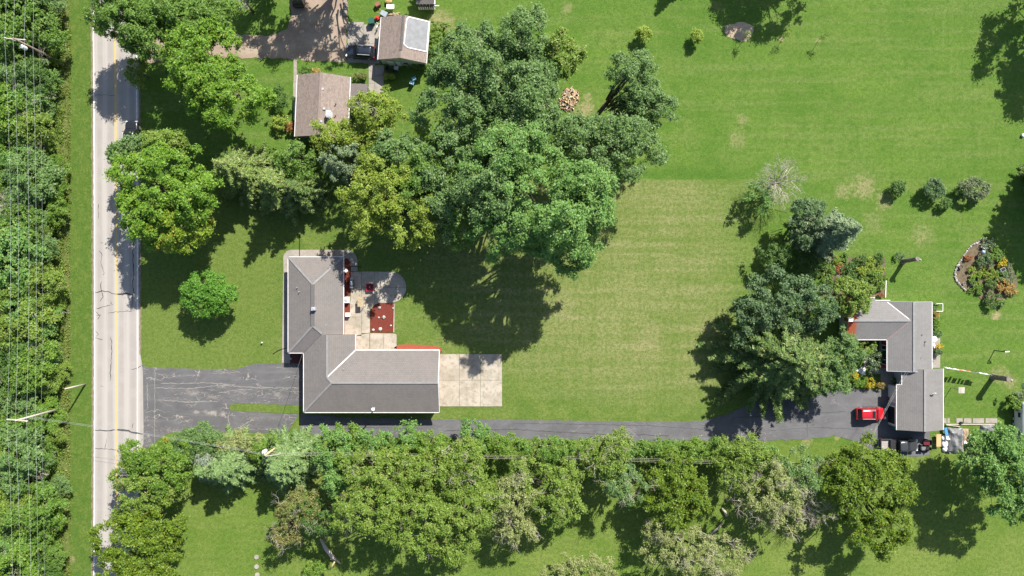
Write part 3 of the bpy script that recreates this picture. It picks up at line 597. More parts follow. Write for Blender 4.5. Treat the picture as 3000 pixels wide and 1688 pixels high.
c = hc(965, 337, 4.6); ch = MB().box((c.x, c.y, 4.55), (.6, .95, 1.5)).build('chimney', M_WHITE, hC, local=True); MB().box((c.x, c.y, 5.33), (.7, .7, .08)).build('crown', M_METAL, ch, local=True)
for q in ((946, 261, 4.5), (950, 319, 4.5), (942, 356, 4.6)): boxvent(rC, hc(*q), M_METAL, .3, local=True)
for q in ((984, 305, 3.9), (983, 339, 3.9)): vent(rC, hc(*q), M_RIDGED, .07, .3, local=True)
pr = MB().box((5.15, 1.85, 2.75), (2.5, 3.6, .14)).build('porch_roof', pmat('flat_roof_felt', (.15, .13, .12), (.13, .11, .1)), hC, local=True)
for yy in (.2, 3.5): MB().tube([(6.2, yy, 0), (6.2, yy, 2.7)], .06, 6).build('porch_post', M_WHITE, hC, local=True)
MB().box((-4.55, -.3, .45), (.45, 2.7, .9)).build('window_box', M_WHITE, hC, local=True)
for yy in (-2.5, 1.8):
    w_ = MB().box((-3.55, yy, 1.6), (.06, 1.4, 1.1)).build('window', M_WHITE, hC, local=True); MB().box((-3.6, yy, 1.6), (.03, 1.2, .9)).build('pane', M_GLASS, w_, local=True)

gC, rGC = gable_house('detached_garage', 'brown roofed garage with a grey tarp patch and pale green siding', P(1183, 118, 2.7), 3.56, 3.12, 2.7, 4.4, math.radians(-4.5), M_ROOFC, M_SIDING, over=.2)
k = (4.4 - 2.7) / 3.56; zf = lambda x: 4.4 - k * x
tp = MB(); pts = [(.45, 2.55), (.75, 2.95), (3.5, 2.95), (3.5, -1.45), (.85, -1.45), (.35, -1.1)]
tp.add([(a, b, zf(a) + .05) for a, b in pts], [(5, 4, 3, 2, 1, 0)]); tpo = tp.build('roof_tarp', pmat('roof_membrane', (.22, .225, .232), (.165, .17, .178), 1.5, .5), rGC, local=True)
for a, b in zip(pts, pts[1:] + pts[:1]): MB().bar((a[0], a[1], zf(a[0]) + .07), (b[0], b[1], zf(b[0]) + .07), .13, .04).build('batten', M_WHITE, tpo, local=True)
caps(rGC, [((0, -2.0, 4.4), (0, 3.1, 4.4))], pmat('grey_brown_ridge', (.11, .1, .095), (.09, .08, .075)), .34, .05, local=True)
ys_ = -3.12 + .2 - .08
d_ = MB().box((-1.9, ys_ - .03, 1.05), (.95, .06, 2.1)).build('door', M_WHITE, gC, local=True); MB().box((-1.6, ys_ - .09, 1.05), (.08, .05, .08)).build('handle', M_METAL, d_, local=True)
d_ = MB().box((-.75, ys_ - .03, 1.05), (.7, .06, 2.0)).build('door', M_WHITE, gC, local=True)
w_ = MB().box((.35, ys_ - .03, 1.55), (.9, .06, .9)).build('window', M_WHITE, gC, local=True)
for dz in (-.2, .2): MB().box((.35, ys_ - .07, 1.55 + dz), (.75, .03, .33)).build('pane', M_GLASS, w_, local=True)
dg = MB().box((-3.40, .2, 1.1), (.06, 4.2, 2.15)).build('garage_door', M_WHITE, gC, local=True)
for q in range(4): MB().box((-3.45, .2, .32 + .53 * q), (.03, 4.1, .48)).build('panel', M_WHITE, dg, local=True)

# small shed at the top edge
sC = P(1246, -14, 2.4)
sd = thing('garden_shed', 'small dark shed with white corner trim and ramp behind the garage', 'shed', (sC.x, sC.y, 0))
roof_mesh([[(sC.x - 1.35, sC.y - 1.3, 2.4), (sC.x + 1.35, sC.y - 1.3, 2.4), (sC.x + 1.35, sC.y, 3.0), (sC.x - 1.35, sC.y, 3.0)], [(sC.x - 1.35, sC.y, 3.0), (sC.x + 1.35, sC.y, 3.0), (sC.x + 1.35, sC.y + 1.3, 2.4), (sC.x - 1.35, sC.y + 1.3, 2.4)]], M_ROOFA, sd)
walls(sd, rect(sC.x - 1.2, sC.y - 1.1, sC.x + 1.2, sC.y + 1.1), 2.38, pmat('brown_black_siding', (.05, .045, .04), (.07, .06, .05)))
for dx in (-.7, .3): 
    w_ = MB().box((sC.x + dx, sC.y - 1.12, 1.7), (.5, .05, .5)).build('window', M_WHITE, sd); MB().box((sC.x + dx, sC.y - 1.16, 1.7), (.38, .03, .38)).build('pane', M_GLASS, w_)
MB().bar((sC.x + 1.38, sC.y - 1.35, 2.42), (sC.x + 1.38, sC.y + 1.3, 2.42), .2, .1).build('gutter', M_TRIM, sd); MB().bar((sC.x + 1.3, sC.y - 1.4, 2.0), (sC.x + 2.0, sC.y - 1.4, 2.0), .12, .1).build('bracket', M_WHITE, sd)
for q in range(8): MB().box((sC.x - 1.1 + q * .32, sC.y - 1.35, 1.0), (.1, .04, .9)).build('baluster', M_WHITE, sd)
MB().box((sC.x, sC.y - 1.25, .5), (2.5, .35, .1)).build('deck', M_POLEG, sd)

# ------------------------------------------------------------------ vegetation
def cards_mesh(name, pos, nrm, size, rng, aspect, mat, parent, axis=None, shape=0):
    n = len(pos); r = rng.normal(size=(n, 3)) if axis is None else axis
    t = np.cross(nrm, np.cross(r, nrm)); t /= np.linalg.norm(t, axis=1, keepdims=True) + 1e-9
    b = np.cross(nrm, t); b /= np.linalg.norm(b, axis=1, keepdims=True) + 1e-9
    L = size[:, None] * .5; W = L * aspect
    fold = nrm * L * rng.uniform(-.25, .25, (n, 1))
    v = np.empty((n, 3, 3), np.float32)
    v[:, 0] = pos + t * L * 1.1; v[:, 1] = pos - t * L * .75 + b * W + fold; v[:, 2] = pos - t * L * .75 - b * W - fold
    me = bpy.data.meshes.new(name); me.vertices.add(n * 3); me.vertices.foreach_set('co', v.ravel())
    me.loops.add(n * 3); me.loops.foreach_set('vertex_index', np.arange(n * 3, dtype=np.int32))
    me.polygons.add(n); me.polygons.foreach_set('loop_start', np.arange(0, n * 3, 3, dtype=np.int32))
    me.update(calc_edges=True); me.materials.append(mat)
    o = bpy.data.objects.new(name, me); col.objects.link(o); o.parent = parent; return o
def unit(a): return a / (np.linalg.norm(a, axis=1, keepdims=True) + 1e-9)

LEAFK = .95
def broadleaf(rng, crowns, lr, leaf, dens, cov=1.0, flat_=.75, jag=1.0):
    PP, NN, SS, LC = [], [], [], []
    for (cx, cy, cz, a, b, c) in crowns:
        a *= 1.07; b *= 1.07; l0 = min(lr * .66, .36 * min(a, b)); n = max(12, int(cov * 1.38 * (a * b + .42 * (a + b) * c) / l0 ** 2))
        d = unit(rng.normal(size=(n, 3))); low = d[:, 2] < -.12; d[low, 2] *= -1
        ang = np.arctan2(d[:, 1], d[:, 0]); ph = rng.uniform(0, 6.28, 4)
        rr = 1 + jag * (.11 * np.sin(2 * ang + ph[3]) + .10 * np.sin(3 * ang + ph[0]) + .09 * np.sin(5 * ang + ph[1]) + .07 * np.sin(9 * ang + ph[2]))
        rad = rng.uniform(.45, 1.0, n) ** .5 * rr
        A = np.array([max(a - l0 * .75, .3 * a), max(b - l0 * .75, .3 * b), max(c - l0 * .6, .3 * c)])
        C = np.array([cx, cy, cz]) + d * A * rad[:, None]
        if n > 40:
            ns = np.array([mnoise.noise(Vector((q[0] * .62 + ph[0] * 9, q[1] * .62, q[2] * .62))) for q in C]); kp = ns > -.33; C, d = C[kp], d[kp]; n = len(C)
        od = unit(d / A); Lr = l0 * rng.uniform(.6, 1.3, n); LC.append(np.c_[C, Lr])
        m = np.maximum(10, (dens * LEAFK * 2.75 * Lr ** 2).astype(int)); idx = np.repeat(np.arange(n), m); tot = len(idx)
        K = 12; sp = unit(rng.normal(size=(n * K, 3)) + np.repeat(od, K, 0) * .95 + np.array([0, 0, .6]))
        u = unit(sp[idx * K + rng.integers(0, K, tot)] + rng.normal(size=(tot, 3)) * .17)
        kr = np.repeat(rng.uniform(.6, 1.35, n), K) * rng.uniform(.6, 1.2, n * K); ks = rng.integers(0, K, tot); u = unit(sp[idx * K + ks] + rng.normal(size=(tot, 3)) * .17)
        pos = C[idx] + u * (Lr[idx] * kr[idx * K + ks] * rng.uniform(.5, 1.2, tot))[:, None] * np.array([1, 1, .85]) + rng.normal(size=(tot, 3)) * (Lr[idx] * .26 * (rng.uniform(size=tot) < .4))[:, None]
        nn = unit(u * .55 + np.array([0, 0, flat_]) + rng.normal(size=(tot, 3)) * .5)
        PP.append(pos); NN.append(nn); SS.append(leaf * .62 * rng.uniform(.45, 1.6, tot))
    P_ = np.concatenate(PP); keep = P_[:, 2] > .06
    return P_[keep], np.concatenate(NN)[keep], np.concatenate(SS)[keep], np.concatenate(LC)

def limb(b, p, q, r0, r1, rng, n=4, sides=5, wig=.12):
    p, q = Vector(p), Vector(q); L = (q - p).length; pts = []
    for i in range(n + 1):
        t = i / n; w = Vector(rng.normal(size=3)) * L * wig * .5 * math.sin(math.pi * t)
        pts.append(p.lerp(q, t) + w + Vector((0, 0, L * .08 * math.sin(math.pi * t))))
    b.tube(pts, [r0 + (r1 - r0) * i / n for i in range(n + 1)], sides); return pts
def twigs(b, p, d, L, r, depth, rng, spread=.7, sides=4):
    """recursive bare branching"""
    q = p + d * L; mid = p.lerp(q, .5) + Vector(rng.normal(size=3)) * L * .08
    b.tube([p, mid, q], [r, r * .8, r * .6], sides, cap=False)
    if depth <= 0: return
    for i in range(rng.integers(2, 4)):
        nd_ = (d + Vector(rng.normal(size=3)) * spread).normalized()
        twigs(b, mid.lerp(q, rng.uniform(.2, 1)), nd_, L * rng.uniform(.55, .8), r * .55, depth - 1, rng, spread, max(3, sides - 1))

LK = (1.12, 1.18, 1.0)
G = lambda light, dark, name, **k: leafmat(name, tuple(q * j for q, j in zip(light, LK)), tuple(q * j for q, j in zip(dark, LK)), **k)
LV = {
 'maple': G((.165, .27, .032), (.075, .165, .015), 'maple_leaf', odd=(.30, .26, .03), oddamt=.06),
 'mapley': G((.215, .285, .03), (.115, .19, .016), 'turning_maple_leaf', odd=(.36, .22, .05), oddamt=.08),
 'mapleg': G((.165, .275, .08), (.078, .17, .042), 'bright_leaf', odd=(.22, .27, .06), oddamt=.1),
 'grey': G((.15, .23, .08), (.072, .14, .042), 'grey_green_leaf', odd=(.22, .25, .13), oddamt=.1),
 'olive': G((.185, .26, .048), (.09, .15, .022), 'olive_leaf', odd=(.28, .25, .08), oddamt=.1),
 'locust': G((.225, .285, .045), (.125, .18, .02), 'locust_leaf', odd=(.32, .30, .07), oddamt=.1),
 'ash': G((.14, .225, .045), (.065, .14, .02), 'ash_leaf', odd=(.22, .25, .07), oddamt=.1),
 'dense': G((.15, .21, .02), (.05, .10, .009), 'dense_oak_leaf', odd=(.25, .24, .03), oddamt=.08),
 'dark': G((.10, .165, .04), (.038, .09, .018), 'dark_leaf'),
 'darkblue': G((.125, .185, .085), (.045, .095, .04), 'dark_blue_green_leaf', odd=(.16, .2, .11), oddamt=.1),
 'pale': G((.27, .29, .12), (.15, .175, .06), 'pale_willow_leaf', odd=(.36, .34, .2), oddamt=.15),
 'silver': G((.25, .28, .24), (.16, .19, .155), 'silver_leaf'),
 'blue': G((.17, .215, .125), (.085, .125, .07), 'blue_needle', trans=.12),
 'round': G((.125, .25, .035), (.06, .16, .018), 'round_maple_leaf'),
 'hspruce': G((.165, .23, .09), (.08, .135, .05), 'hedgerow_needle', trans=.12),
 'spruce': G((.112, .165, .042), (.036, .075, .019), 'spruce_needle', odd=(.22, .24, .07), oddamt=.2, trans=.12),
 'sprucey': G((.16, .21, .052), (.045, .09, .022), 'yellow_spruce_needle', odd=(.3, .29, .1), oddamt=.2, trans=.12),
 'bsh': G((.15, .235, .038), (.065, .14, .015), 'shrub_leaf', odd=(.26, .3, .06), oddamt=.1),
 'lime': G((.27, .33, .06), (.16, .23, .03), 'lime_shrub_leaf'),
 'brownish': G((.19, .195, .068), (.09, .11, .034), 'brownish_leaf', odd=(.3, .2, .08), oddamt=.2),
 'pink': G((.17, .21, .11), (.08, .13, .06), 'pinkish_shrub_leaf', odd=(.3, .24, .2), oddamt=.2),
 'orange': G((.33, .25, .08), (.16, .17, .04), 'orange_flower_leaf', odd=(.55, .25, .09), oddamt=.35),
 'yflower': G((.2, .26, .04), (.1, .15, .02), 'yellow_flower_leaf', odd=(.75, .45, .02), oddamt=.55),
 'wflower': G((.1, .15, .06), (.05, .09, .03), 'white_flower_leaf', odd=(.7, .68, .6), oddamt=.2),
 'rust': G((.3, .12, .05), (.17, .06, .03), 'rust_leaf'),
 'weed': G((.19, .22, .05), (.08, .125, .015), 'weed_leaf', odd=(.28, .25, .1), oddamt=.2),
}
NT = [0]
def tree(name, label, crowns, h, leaf='ash', lr=1.35, ls=.40, dens=165, cov=1.0, cat='tree', group=None, base=None, bare=0, deadw=None, tr=None, zf=.62, cf=.38, mats=None, flat_=.75, jag=1.0):
    """crowns: (px, py, rx, ry[, z-fraction]) as measured in the photograph; heights in metres"""
    NT[0] += 1; rng = np.random.default_rng(1000 + NT[0]); cw = []
    for cdef in crowns:
        px, py, rx, ry = cdef[:4]; f = cdef[4] if len(cdef) > 4 else zf
        z = h * f; c = h * cf * (1 if len(crowns) == 1 else .85); c = min(c, z - .25 if h < 3 else z * .95)
        p = P(px, py, z + c * .25); k = (H - z) / H / S
        cw.append((p.x, p.y, z, rx * k, ry * k, c))
    bp = P(*base) if base else Vector((np.mean([c[0] for c in cw]), np.mean([c[1] for c in cw]), 0))
    t = thing(name, label, cat, (bp.x, bp.y, 0), group=group)
    loc = [(c[0] - bp.x, c[1] - bp.y, c[2], c[3], c[4], c[5]) for c in cw]
    lobes = []
    mats = mats or [leaf] * len(loc)
    for mname in dict.fromkeys(mats):
        sel = [c for c, mm in zip(loc, mats) if mm == mname]
        pos, nn, ss, lc = broadleaf(rng, sel, lr, ls, dens, cov, flat_, jag)
        lobes.append(lc); cards_mesh('crown' if cat == 'tree' else 'foliage', pos, nn, ss, rng, .62, LV[mname], t)
    lc = np.concatenate(lobes)
    b = MB(); r0 = tr or max(.03, .022 * h + .004 * h * h / 8)
    tops = []
    for c in loc:
        mid = Vector((0, 0, c[2] * .45)) if len(loc) == 1 or base is None else Vector((c[0] * .4, c[1] * .4, c[2] * .5))
        if c is loc[0]: b.tube([(0, 0, -.1), (0, 0, .15), mid * .5, mid], [r0 * 1.5, r0 * 1.05, r0 * .95, r0 * .85], 8)
        limb(b, mid, (c[0], c[1], c[2] + c[5] * .3), r0 * .8, r0 * .25, rng, 4, 6, .06); tops.append(mid)
    m = min(len(lc), 26 if h > 6 else 8)
    for i in rng.choice(len(lc), m, replace=False):
        q = Vector(lc[i, :3]); s_ = Vector((q.x * .3, q.y * .3, max(.2, q.z * rng.uniform(.35, .6))))
        limb(b, s_, q - Vector((0, 0, .5 if h > 6 else .1)), r0 * .3, r0 * .07, rng, 3, 4, .1)
    b.build('trunk' if h > 3 else 'stems', M_BARK, t, local=True, sm=True)
    if bare:
        od = sorted(range(len(lc)), key=lambda i: rng.uniform())[:bare]
        for i in od:
            b = MB()
            q = Vector(lc[i, :3]); o_ = Vector((q.x, q.y, max(q.z - h * .45, .1))).normalized()
            twigs(b, q - o_ * .6, (o_ + Vector((0, 0, .35))).normalized(), rng.uniform(.9, 1.6), .05, 4, rng, .55)
            b.build('dead_branch', deadw or M_DEAD, t, local=True)
    return t

def spruce(name, label, px, py, r, h, leaf='spruce', apex=None, cat='tree', group=None, gap=.72, dens=1.5, droop=.2, nb=9, pw=.8, tws=.23):
    """conifer whose foot is at the given ground pixel; whorls of comb-like boughs"""
    NT[0] += 1; rng = np.random.default_rng(2000 + NT[0]); bp = P(px, py); R = r / S
    t = thing(name, label, cat, (bp.x, bp.y, 0), group=group)
    PP, NN, SS, AX = [], [], [], []; tr_ = MB(); tr_.tube([(0, 0, -.1), (0, 0, h * .5), (0, 0, h)], [.02 * h + .03, .012 * h, .02], 7)
    z = .35 + .03 * h
    while z < h * .985:
        f = 1 - z / h; Lb = R * min(1, f ** pw * 1.08) * rng.uniform(.9, 1.08); n = max(5, int(nb * (.5 + .5 * f) * rng.uniform(.85, 1.15))); a0 = rng.uniform(0, 6.28)
        for i in range(n):
            a = a0 + 6.283 * i / n + rng.uniform(-.22, .22); L = Lb * rng.uniform(.72, 1.12)
            d = np.array([math.cos(a), math.sin(a), 0]); sd = np.array([-d[1], d[0], 0])
            zz = z + rng.uniform(-.15, .15)
            k = max(5, int(L / .15 * dens)); tt = rng.uniform(.06, 1, k) ** .8
            zc = zz - droop * L * tt ** 1.2 + .12 * L * tt ** 3
            cen = d * (L * tt)[:, None]; cen[:, 2] = zc
            for sgn in (-1, 1):
                tw = L * tws * (1.05 - tt) * rng.uniform(.6, 1.2, k) + .16
                ax = unit(d * .75 + sd * sgn * rng.uniform(.5, 1.1, (k, 1)) + rng.normal(size=(k, 3)) * .12)
                m = np.clip((tw / .3).astype(int), 1, 4)
                for j in range(4):
                    sel = m > j
                    if not sel.any(): continue
                    ps = cen[sel] + ax[sel] * (tw[sel] * (j + .5) / m[sel])[:, None]; ps[:, 2] -= .06 * j
                    PP.append(ps); AX.append(unit(ax[sel] + rng.normal(size=(sel.sum(), 3)) * .25)); SS.append((tw[sel] / m[sel]) * 1.5 + .12)
                    NN.append(unit(np.array([0, 0, 1.0]) + d * .25 + rng.normal(size=(sel.sum(), 3)) * .3))
            if L > 1.0 and i % 2 == 0: tr_.tube([(0, 0, zz), tuple(d * L * .5 + np.array([0, 0, zz - droop * L * .4])), tuple(d * L * .9 + np.array([0, 0, zz - droop * L * .75]))], [.045, .03, .012], 3, cap=False)
        z += gap * rng.uniform(.8, 1.2) * (.6 + .4 * f) * max(.6, h / 13)
    P_ = np.concatenate(PP); keep = P_[:, 2] > .05
    cards_mesh('crown', P_[keep], np.concatenate(NN)[keep], np.concatenate(SS)[keep] * 1.1, rng, .36, LV[leaf], t, np.concatenate(AX)[keep])
    tr_.build('trunk', M_BARK, t, local=True, sm=True); return t

def bare_tree(name, label, px, py, h, r, n=9, group=None, base=None, depth=5, mat=None):
    NT[0] += 1; rng = np.random.default_rng(3000 + NT[0]); top = P(px, py, h * .65); bp = P(*base) if base else Vector((top.x, top.y, 0))
    t = thing(name, label, 'tree', (bp.x, bp.y, 0), group=group); b = MB(); off = Vector((top.x - bp.x, top.y - bp.y, 0))
    b.tube([(0, 0, -.1), off * .25 + Vector((0, 0, h * .25)), off * .5 + Vector((0, 0, h * .4))], [.03 * h, .022 * h, .018 * h], 7)
    b.build('trunk', M_BARK, t, local=True, sm=True); R = r / S
    for i in range(n):
        b = MB()
        a = 6.283 * i / n + rng.uniform(-.3, .3); d = Vector((math.cos(a) * R, math.sin(a) * R, h * rng.uniform(.3, .75))).normalized()
        twigs(b, off * .5 + Vector((0, 0, h * rng.uniform(.28, .42))), d, R * rng.uniform(.4, .55), .012 * h, depth, rng, .5)
        b.build('bare_branch', mat or M_DEAD, t, local=True)
    return t

# --- upper left
tree('ash_tree', 'large green ash overhanging the road above the parked pickup', [(545, 45, 140, 95), (385, 55, 105, 85), (450, 115, 95, 70, .5), (600, 90, 70, 50, .5), (335, 15, 75, 65, .64)], 13, 'ash')
bare_tree('dead_tree', 'leafless grey tree at the edge of the upper gravel drive', 705, -5, 8, 45, 7)
tree('small_tree', 'small olive tree leaning over the road edge line', [(398, 205, 32, 42)], 5, 'olive', 1.0)
tree('maple_tree', 'bright yellow-green maple with lumpy crown near the gravel drive', [(580, 170, 118, 112), (660, 275, 110, 110, .56), (600, 240, 90, 80, .6)], 14, 'maple', 1.3, .42)
tree('maple_tree', 'big yellow-green maple turning gold over the road and front lawn', [(470, 550, 155, 118), (570, 570, 75, 85), (520, 665, 110, 72, .52), (440, 640, 85, 72, .58)], 14, 'maple', 1.25, .42, mats=['maple', 'maple', 'mapley', 'maple'])
tree('grey_tree', 'grey-green tree reaching over the road behind the pickup', [(365, 455, 60, 42), (415, 430, 60, 40)], 9, 'grey', 1.0)
tree('olive_tree', 'olive tree tucked behind the golden maple', [(475, 425, 75, 38)], 10, 'olive', 1.0)
spruce('spruce_tree', 'yellow-tipped spruce beside the big golden maple', 735, 520, 95, 13, 'sprucey')
spruce('spruce_tree', 'yellow-tipped spruce nearest the brown cottage', 850, 560, 92, 13.5, 'sprucey')
spruce('spruce_tree', 'dark green spruce behind the two yellow-tipped spruces', 905, 570, 75, 11, 'spruce')
tree('green_tree', 'mid-green tree below the cottage corner', [(870, 470, 65, 52)], 9, 'ash', 1.1)
tree('locust_tree', 'yellow-green locust beside the cottage porch roof', [(1092, 328, 74, 70)], 11, 'locust', 1.05, .36, bare=3)
tree('locust_tree', 'yellow-green locust spreading over the cottage roof edge', [(980, 405, 75, 48), (1080, 400, 60, 50)], 10, 'locust', 1.0, .36)
tree('juniper_tree', 'dusty blue-green round juniper among the locusts', [(1005, 470, 62, 62)], 10, 'blue', .8, .3, 260)
tree('locust_tree', 'large yellow-green locust above the lawn shade of the L-shaped house', [(1120, 545, 115, 95), (1200, 635, 112, 80, .55), (1090, 640, 70, 55, .5)], 14.5, 'locust', 1.15, .38)
tree('green_tree', 'grey-green tree between juniper and large locust', [(1160, 450, 80, 70)], 12, 'grey', 1.2)
# --- the big central grove
tree('willow_tree', 'huge grey-green willow at the top of the central grove', [(1430, 205, 180, 140), (1530, 110, 80, 90, .66), (1345, 300, 120, 105, .55), (1530, 275, 105, 108)], 17, 'grey', 1.5, .42, cov=.92)
tree('willow_tree', 'grey-green willow beside the firewood pile', [(1640, 155, 70, 72), (1585, 225, 50, 50)], 14, 'grey', 1.3, .4, mats=['olive', 'grey'])
tree('willow_tree', 'tall grey-green tree on the left flank of the central grove', [(1330, 470, 125, 115), (1300, 600, 100, 90, .5)], 15, 'grey', 1.4, .42, cov=.72)
tree('silver_maple', 'broad bright green maple over the shaded lawn', [(1600, 610, 180, 140), (1480, 680, 110, 80, .5), (1660, 720, 115, 70, .5), (1710, 560, 90, 95), (1640, 655, 75, 70, .78)], 21, 'mapleg', 1.4, .44, cov=.72)
tree('silver_maple', 'green maple in the middle of the central grove', [(1500, 460, 150, 100), (1440, 560, 110, 90)], 20, 'mapleg', 1.4, .42, mats=['mapleg', 'grey'], cov=.72)
tree('willow_tree', 'grey-green tree on the lawn side of the central grove', [(1760, 440, 150, 110), (1830, 400, 90, 70)], 15, 'grey', 1.35, .4, cov=.72)
tree('grove_tree', 'shaded grey-green tree filling the heart of the grove', [(1420, 390, 130, 90), (1600, 400, 120, 80), (1560, 350, 60, 50, .5)], 15, 'grey', 1.3, .4)
tree('grove_tree', 'mid-green tree between locust and bright maple', [(1240, 530, 95, 90), (1350, 660, 70, 60, .5)], 14, 'ash', 1.2, .4)
tree('poplar_tree', 'slender open tree leaning away from the firewood pile', [(1850, 215, 72, 75, .72), (1925, 320, 62, 55, .62), (1880, 270, 55, 60, .6)], 13, 'grey', 1.0, .34, cov=.85, base=(1738, 352), dens=150)
tree('young_tree', 'slim leaning tree with thin trunk near the poplar', [(1890, 330, 60, 40, .7), (1820, 310, 35, 30, .6)], 9, 'grey', .9, .34, cov=.75, base=(1788, 360), dens=140)
# --- front yard
tree('round_maple', 'small round maple standing alone on the front lawn', [(605, 862, 84, 66)], 6.5, 'round', .8, .34, 230, cov=1.5, zf=.58, cf=.4, jag=.2)
# --- hedgerow along the back driveway
tree('hedgerow_tree', 'yellow-green tree at the corner of road and driveway', [(475, 1370, 105, 70), (415, 1335, 68, 45)], 9, 'bsh', .95, .36)
tree('hedgerow_tree', 'twiggy olive tree with dead limbs leaning over the road', [(425, 1440, 85, 72), (385, 1390, 45, 60, .5), (400, 1520, 60, 40, .4)], 9, 'olive', 1.0, .36, bare=12, cov=.9)
tree('oak_tree', 'dense dark olive oak covering the road at its lower end', [(395, 1600, 128, 105), (465, 1545, 85, 72), (400, 1690, 110, 60)], 10, 'dense', 1.15, .42)
tree('hedgerow_shrub', 'tall grey-green shrub with feathery tips at the driveway edge', [(600, 1285, 60, 48), (550, 1310, 60, 40)], 6, 'grey', .75, .3, 240)
tree('hedgerow_shrub', 'grey-green shrub between two conifers at the driveway edge', [(700, 1300, 70, 38)], 5.5, 'pale', .75, .3, 240)
tree('silver_shrub', 'silver-leaved shrub among the grey-green hedgerow', [(600, 1365, 32, 42)], 6.5, 'silver', .7, .3, 230)
spruce('hedgerow_spruce', 'grey-green spruce left of the transformer pole', 705, 1345, 98, 10, 'hspruce', gap=.6)
spruce('hedgerow_spruce', 'grey-green spruce right of the transformer pole', 862, 1335, 105, 10.5, 'hspruce', gap=.6)
spruce('hedgerow_spruce', 'short grey-green spruce beside the silver shrub', 640, 1352, 70, 7.5, 'hspruce', gap=.55)
tree('hedgerow_tree', 'fresh green tree between spruce and olive ash trees', [(975, 1330, 60, 75), (1000, 1400, 55, 55)], 9, 'mapleg', 1.0, .36)
tree('hedgerow_shrub', 'yellow-green shrub below the spruces in tree shade', [(770, 1320, 60, 40)], 5, 'bsh', .8, .32, 220)
for i, (x, y, a, b, m, w) in enumerate([(1010, 1275, 45, 32, 'bsh', 'bright shrub poking onto the drive behind the roof shadow'), (1090, 1288, 50, 32, 'mapleg', 'pale green shrub at the drive edge past the roof shadow corner'),
        (1180, 1278, 46, 42, 'mapleg', 'pointed green shrub rising highest over the drive edge'), (1262, 1298, 50, 32, 'bsh', 'low yellow-green shrub in the notch of the hedgerow'), (1390, 1275, 52, 48, 'mapleg', 'large bright green shrub leaning over the back drive'), (1465, 1300, 50, 38, 'bsh', 'olive-green shrub just past the large bright one')]):
    tree('hedgerow_shrub', w, [(x, y, a, b)], 6, m, .8, .34, 220)
tree('ash_tree', 'olive ash behind the fresh green hedgerow tree', [(1120, 1385, 125, 80)], 11, 'olive', 1.05, .36, bare=4)
tree('ash_tree', 'olive ash with grey twigs in the middle of the hedgerow', [(1270, 1390, 110, 85), (1360, 1360, 70, 70)], 12, 'olive', 1.05, .36, bare=8)
tree('ash_tree', 'broad olive ash reaching far over the lower lawn', [(1090, 1490, 105, 85), (1230, 1520, 110, 95)], 13, 'olive', 1.05, .36, bare=5)
tree('ash_tree', 'olive ash with lobed crown at the lawn edge', [(1370, 1480, 95, 85), (1330, 1590, 85, 60, .5)], 12, 'olive', 1.05, .36, bare=4)
tree('brown_tree', 'sparse brownish tree above the broken trunk', [(865, 1490, 60, 65), (840, 1560, 45, 40, .5)], 9, 'brownish', .95, .34, cov=.7, bare=8)
tree('dark_tree', 'dark sparse tree behind the broken trunk', [(935, 1520, 62, 58)], 8, 'dark', .95, .34, cov=.8, bare=6)
tree('low_shrub', 'low bright shrub growing round the broken trunk', [(922, 1672, 40, 28)], 2.0, 'bsh', .6, .3, 260, cat='shrub')
tree('pale_tree', 'pale twiggy tree between olive ash and dense green tree', [(1510, 1450, 62, 80), (1520, 1550, 55, 50, .5)], 11, 'pale', 1.0, .34, cov=.8, bare=12)
tree('ash_tree', 'olive-green ash overhanging the lower lawn shadow', [(1610, 1420, 110, 85), (1640, 1490, 75, 50, .5)], 11, 'olive', 1.05, .36, bare=6)
tree('hedgerow_tree', 'green tree at the drive edge beside the bleached twigs', [(1590, 1325, 75, 52)], 8, 'ash', 1.0, .36)
tree('dying_tree', 'half-dead tree with bleached twigs over the back drive', [(1775, 1340, 85, 70), (1810, 1300, 40, 45)], 10, 'olive', 1.0, .34, cov=.8, bare=16)
tree('hedgerow_tree', 'grey-green tree with thin shade beneath the power line', [(1830, 1420, 70, 62)], 10, 'grey', 1.0, .34, bare=8, cov=.85)
tree('hedgerow_tree', 'rounded dense green tree under the power line', [(1975, 1405, 85, 75), (1960, 1480, 85, 70, .5), (2040, 1470, 50, 60, .5)], 10, 'dense', 1.0, .38)
tree('hedgerow_shrub', 'green shrub with orange blooms at the back drive edge', [(1930, 1320, 65, 40)], 5, 'ash', .8, .32, 220)
tree('hedgerow_shrub', 'yellow-green shrub bordering the dark drive bend', [(2040, 1325, 62, 38)], 5, 'bsh', .8, .32, 220)
for x, y, a, b, m, w in [(1690, 1325, 60, 34, 'ash', 'dark-edged low shrub left of the bleached twigs'), (1855, 1318, 48, 32, 'mapleg', 'fresh green shrub right of the bleached twigs'), (1985, 1345, 40, 30, 'ash', 'low shrub beneath the power line behind orange blooms'), (2105, 1318, 48, 30, 'ash', 'low green shrub where the spruce shade crosses the drive'), (2250, 1335, 45, 30, 'mapleg', 'pale green shrub next to the open grass')]:
    tree('hedgerow_shrub', w, [(x, y, a, b)], 4, m, .75, .32, 200)
tree('hedgerow_tree', 'olive tree where the hedgerow thins out', [(2180, 1325, 80, 55), (2150, 1390, 60, 50)], 9, 'olive', 1.0, .34, bare=5)
tree('dying_tree', 'pale half-dead tree with many grey twigs near the pickup lawn', [(2250, 1430, 90, 105), (2300, 1510, 60, 60, .5)], 11, 'pale', 1.0, .32, cov=.62, bare=26)
tree('olive_tree', 'grey-olive tree next to the dense oak', [(2335, 1390, 80, 75)], 9, 'grey', 1.0, .34, bare=8, cov=.8)
bare_tree('dead_tree', 'bare grey tree beside the dense oak', 2385, 1500, 9, 75, 9, depth=5)
